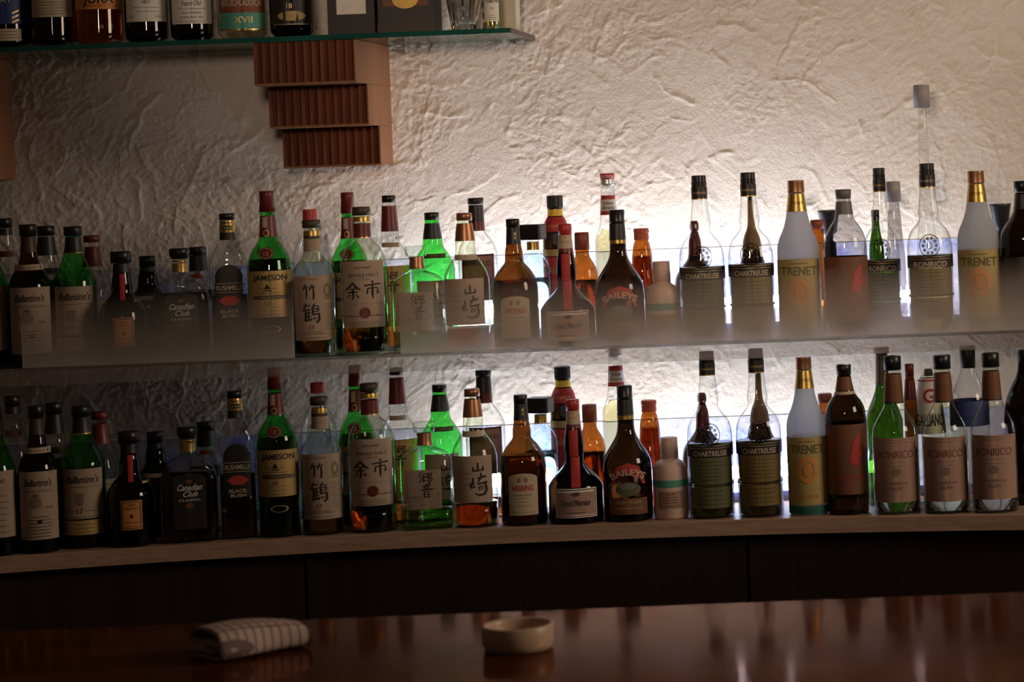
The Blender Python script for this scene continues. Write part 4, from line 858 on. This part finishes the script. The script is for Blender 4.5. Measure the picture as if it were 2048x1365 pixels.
b.label(-38, 38, y-150, y-34, WHITEP, [T("10", -2, y-88, 12, bold=.02), T("Years Old", 0, y-75, 10, shear=.35, w=38), T("The most richly flavoured of", 0, y-64, 4, w=50), T("ISLAY WHISKIES", 0, y-56, 4, w=38), T("ESTABLISHED 1815", 0, y-47, 4, w=44)]+lines(0, y-40, y-37, 62, 2, .6))
b = G('whisky_bottle', 'pale clear whisky bottle with rust and turquoise label reading XVII', 485, 48, thin('pale_straw_glass', (.86, .84, .70), (.4, .36, .22))); y = b.yb
b.label(-44, 44, y-150, y-52, BROWNL, [], more=[([T("BRUICHLADDICH", 0, y-72, 13, w=76, bold=.01)], CREAM), ([T("ISLAY SINGLE MALT", 0, y-60, 5, w=54)], REDP)]); b.label(-44, 44, y-52, y-20, TEAL, [], name='turquoise_band', more=[([T("XVII", 2, y-38, 13, w=36, bold=.01)], GINK)]); b.label(-42, 42, y-20, y-17, GOLD, name='gold_stripe')
b = G('whisky_bottle', 'black whisky bottle marked 18 with a sunset oval', 584, 43, DARK); y = b.yb
b.label(-39, 39, y-150, y-24, BLACKP, [], more=[([T("18", -4, y-62, 10), ('R', 0, y-25.5, 70, 1)], GINK), ([('E', 0, y-42, 27, 10)], YELP), ([('R', -14, y-42, 5, 17), ('P', [(8, y-32), (11, y-50), (14, y-32)])], INK)])
def carton(label, px0, px1, dep, mat, panel, D=5.0, h=.28, rz=0.0, items=None):
    x0, x1 = at(px0, 60, D).x, at(px1, 60, D).x; r = empty('bottle_carton', ((x0+x1)/2, D+dep/2, ZG), rz, label, 'box')
    hw = (x1-x0)/2; link('box', box_mesh('box', -hw, hw, -dep/2, dep/2, 0, h, .001), mat, r)
    if panel: l = link('label', box_mesh('label', panel[0], panel[1], -dep/2-.0008, -dep/2-.0002, panel[2], panel[3]), panel[4], r)
    return r, hw
carton('narrow black bottle carton with white label on the glass shelf', 656, 750, .085, BLACKP, (-.028, .030, .040, .16, WHITEP), 4.965)
r, hw = carton('wide black bottle carton with bronze label on the glass shelf', 756, 869, .09, BLACKP, (-.045, .045, .052, .2, BROWNL), 4.965)
link('band', box_mesh('band', -hw-.0004, hw+.0004, -.0462, -.0456, .0, .020), pbr('dark_brown_band', (.035, .018, .012), .5), r)
bm = flat_pieces([('E', 0, .065, .026, .018, 0), ('R', 0, .10, .07, .002)]); me = bpy.data.meshes.new('ornament'); 
for v in bm.verts: v.co.y = -.0466
bm.to_mesh(me); bm.free(); link('ornament', me, GOLD, r)
carton('plain cream carton at the right end of the glass shelf', 1001, 1033, .06, pbr('cream_card', (.66, .58, .44), .7), None, 5.10, .16)
r, hw = carton('white carton with black print behind the cut glass tumbler', 946, 990, .04, WHITEP, None, 5.11, .15)
bm = flat_pieces([('R', .006, .014+i*.022, .008, .014) for i in range(5)]); me = bpy.data.meshes.new('print')
for v in bm.verts: v.co.y = -.0206; v.co.x -= .004
bm.to_mesh(me); bm.free(); link('print', me, INK, r)
# miniature
b = Bottle('miniature_bottle', 'miniature whisky bottle with pale label beside the tumbler on the glass shelf', 981, -62, 4.985, ZG, [(-50, 6), (-30, 8), (-18, 17), (-10, 20), (44, 20), (50, 20), (None, 16)], CLEARG, group=GG)
b.cap([(-62, 8), (-50, 8)], BLACK); b.liquid(-20, thin('straw_spirit', (.9, .8, .45))); b.label(-16, 14, -8, 44, WHITEP, [T("TOMATIN", 0, 4, 6, w=27, bold=.02)]+lines(0, 32, 40, 16, 3, .7), more=[([T("18", 0, 18, 5)], RINK)])
# tumbler
k = 4.985/F; p = at(929, 60, 4.985)
tb = empty('cut_glass_tumbler', (p.x, 4.985, ZG), 0, 'clear cut-glass tumbler on the glass shelf', 'glass')
n = 36; prof = [(.085, .038), (.060, .0355), (.02, .029), (.004, .0265), (0, .025)]; inn = [(.012, .0), (.012, .022), (.02, .0255), (.06, .0335), (.085, .0365)]
vs, fs = [], []
allp = inn+prof
for j, (z, r) in enumerate(allp):
    for i in range(n):
        rr = max(r, .0004)*(1-(.055 if (i % 3 == 0 and j >= len(inn) and z < .07) else 0)); vs.append((rr*math.cos(2*math.pi*i/n), rr*math.sin(2*math.pi*i/n), z))
for j in range(len(allp)-1):
    for i in range(n): a = j*n+i; c = j*n+(i+1) % n; fs.append((a, c, c+n, a+n))
fs.append(tuple(reversed(range((len(allp)-1)*n, len(allp)*n))))
gm, t, o_ = nt('crystal'); p_ = N(t, 'BsdfPrincipled', Roughness=.0, IOR=1.5); p_.inputs['Transmission Weight'].default_value = 1; t.links.new(p_.outputs[0], o_.inputs[0])
me = mesh('glass', vs, fs); bm = bmesh.new(); bm.from_mesh(me); bmesh.ops.recalc_face_normals(bm, faces=bm.faces[:]); bm.to_mesh(me); bm.free(); link('glass', me, gm, tb)

settle(ZG)
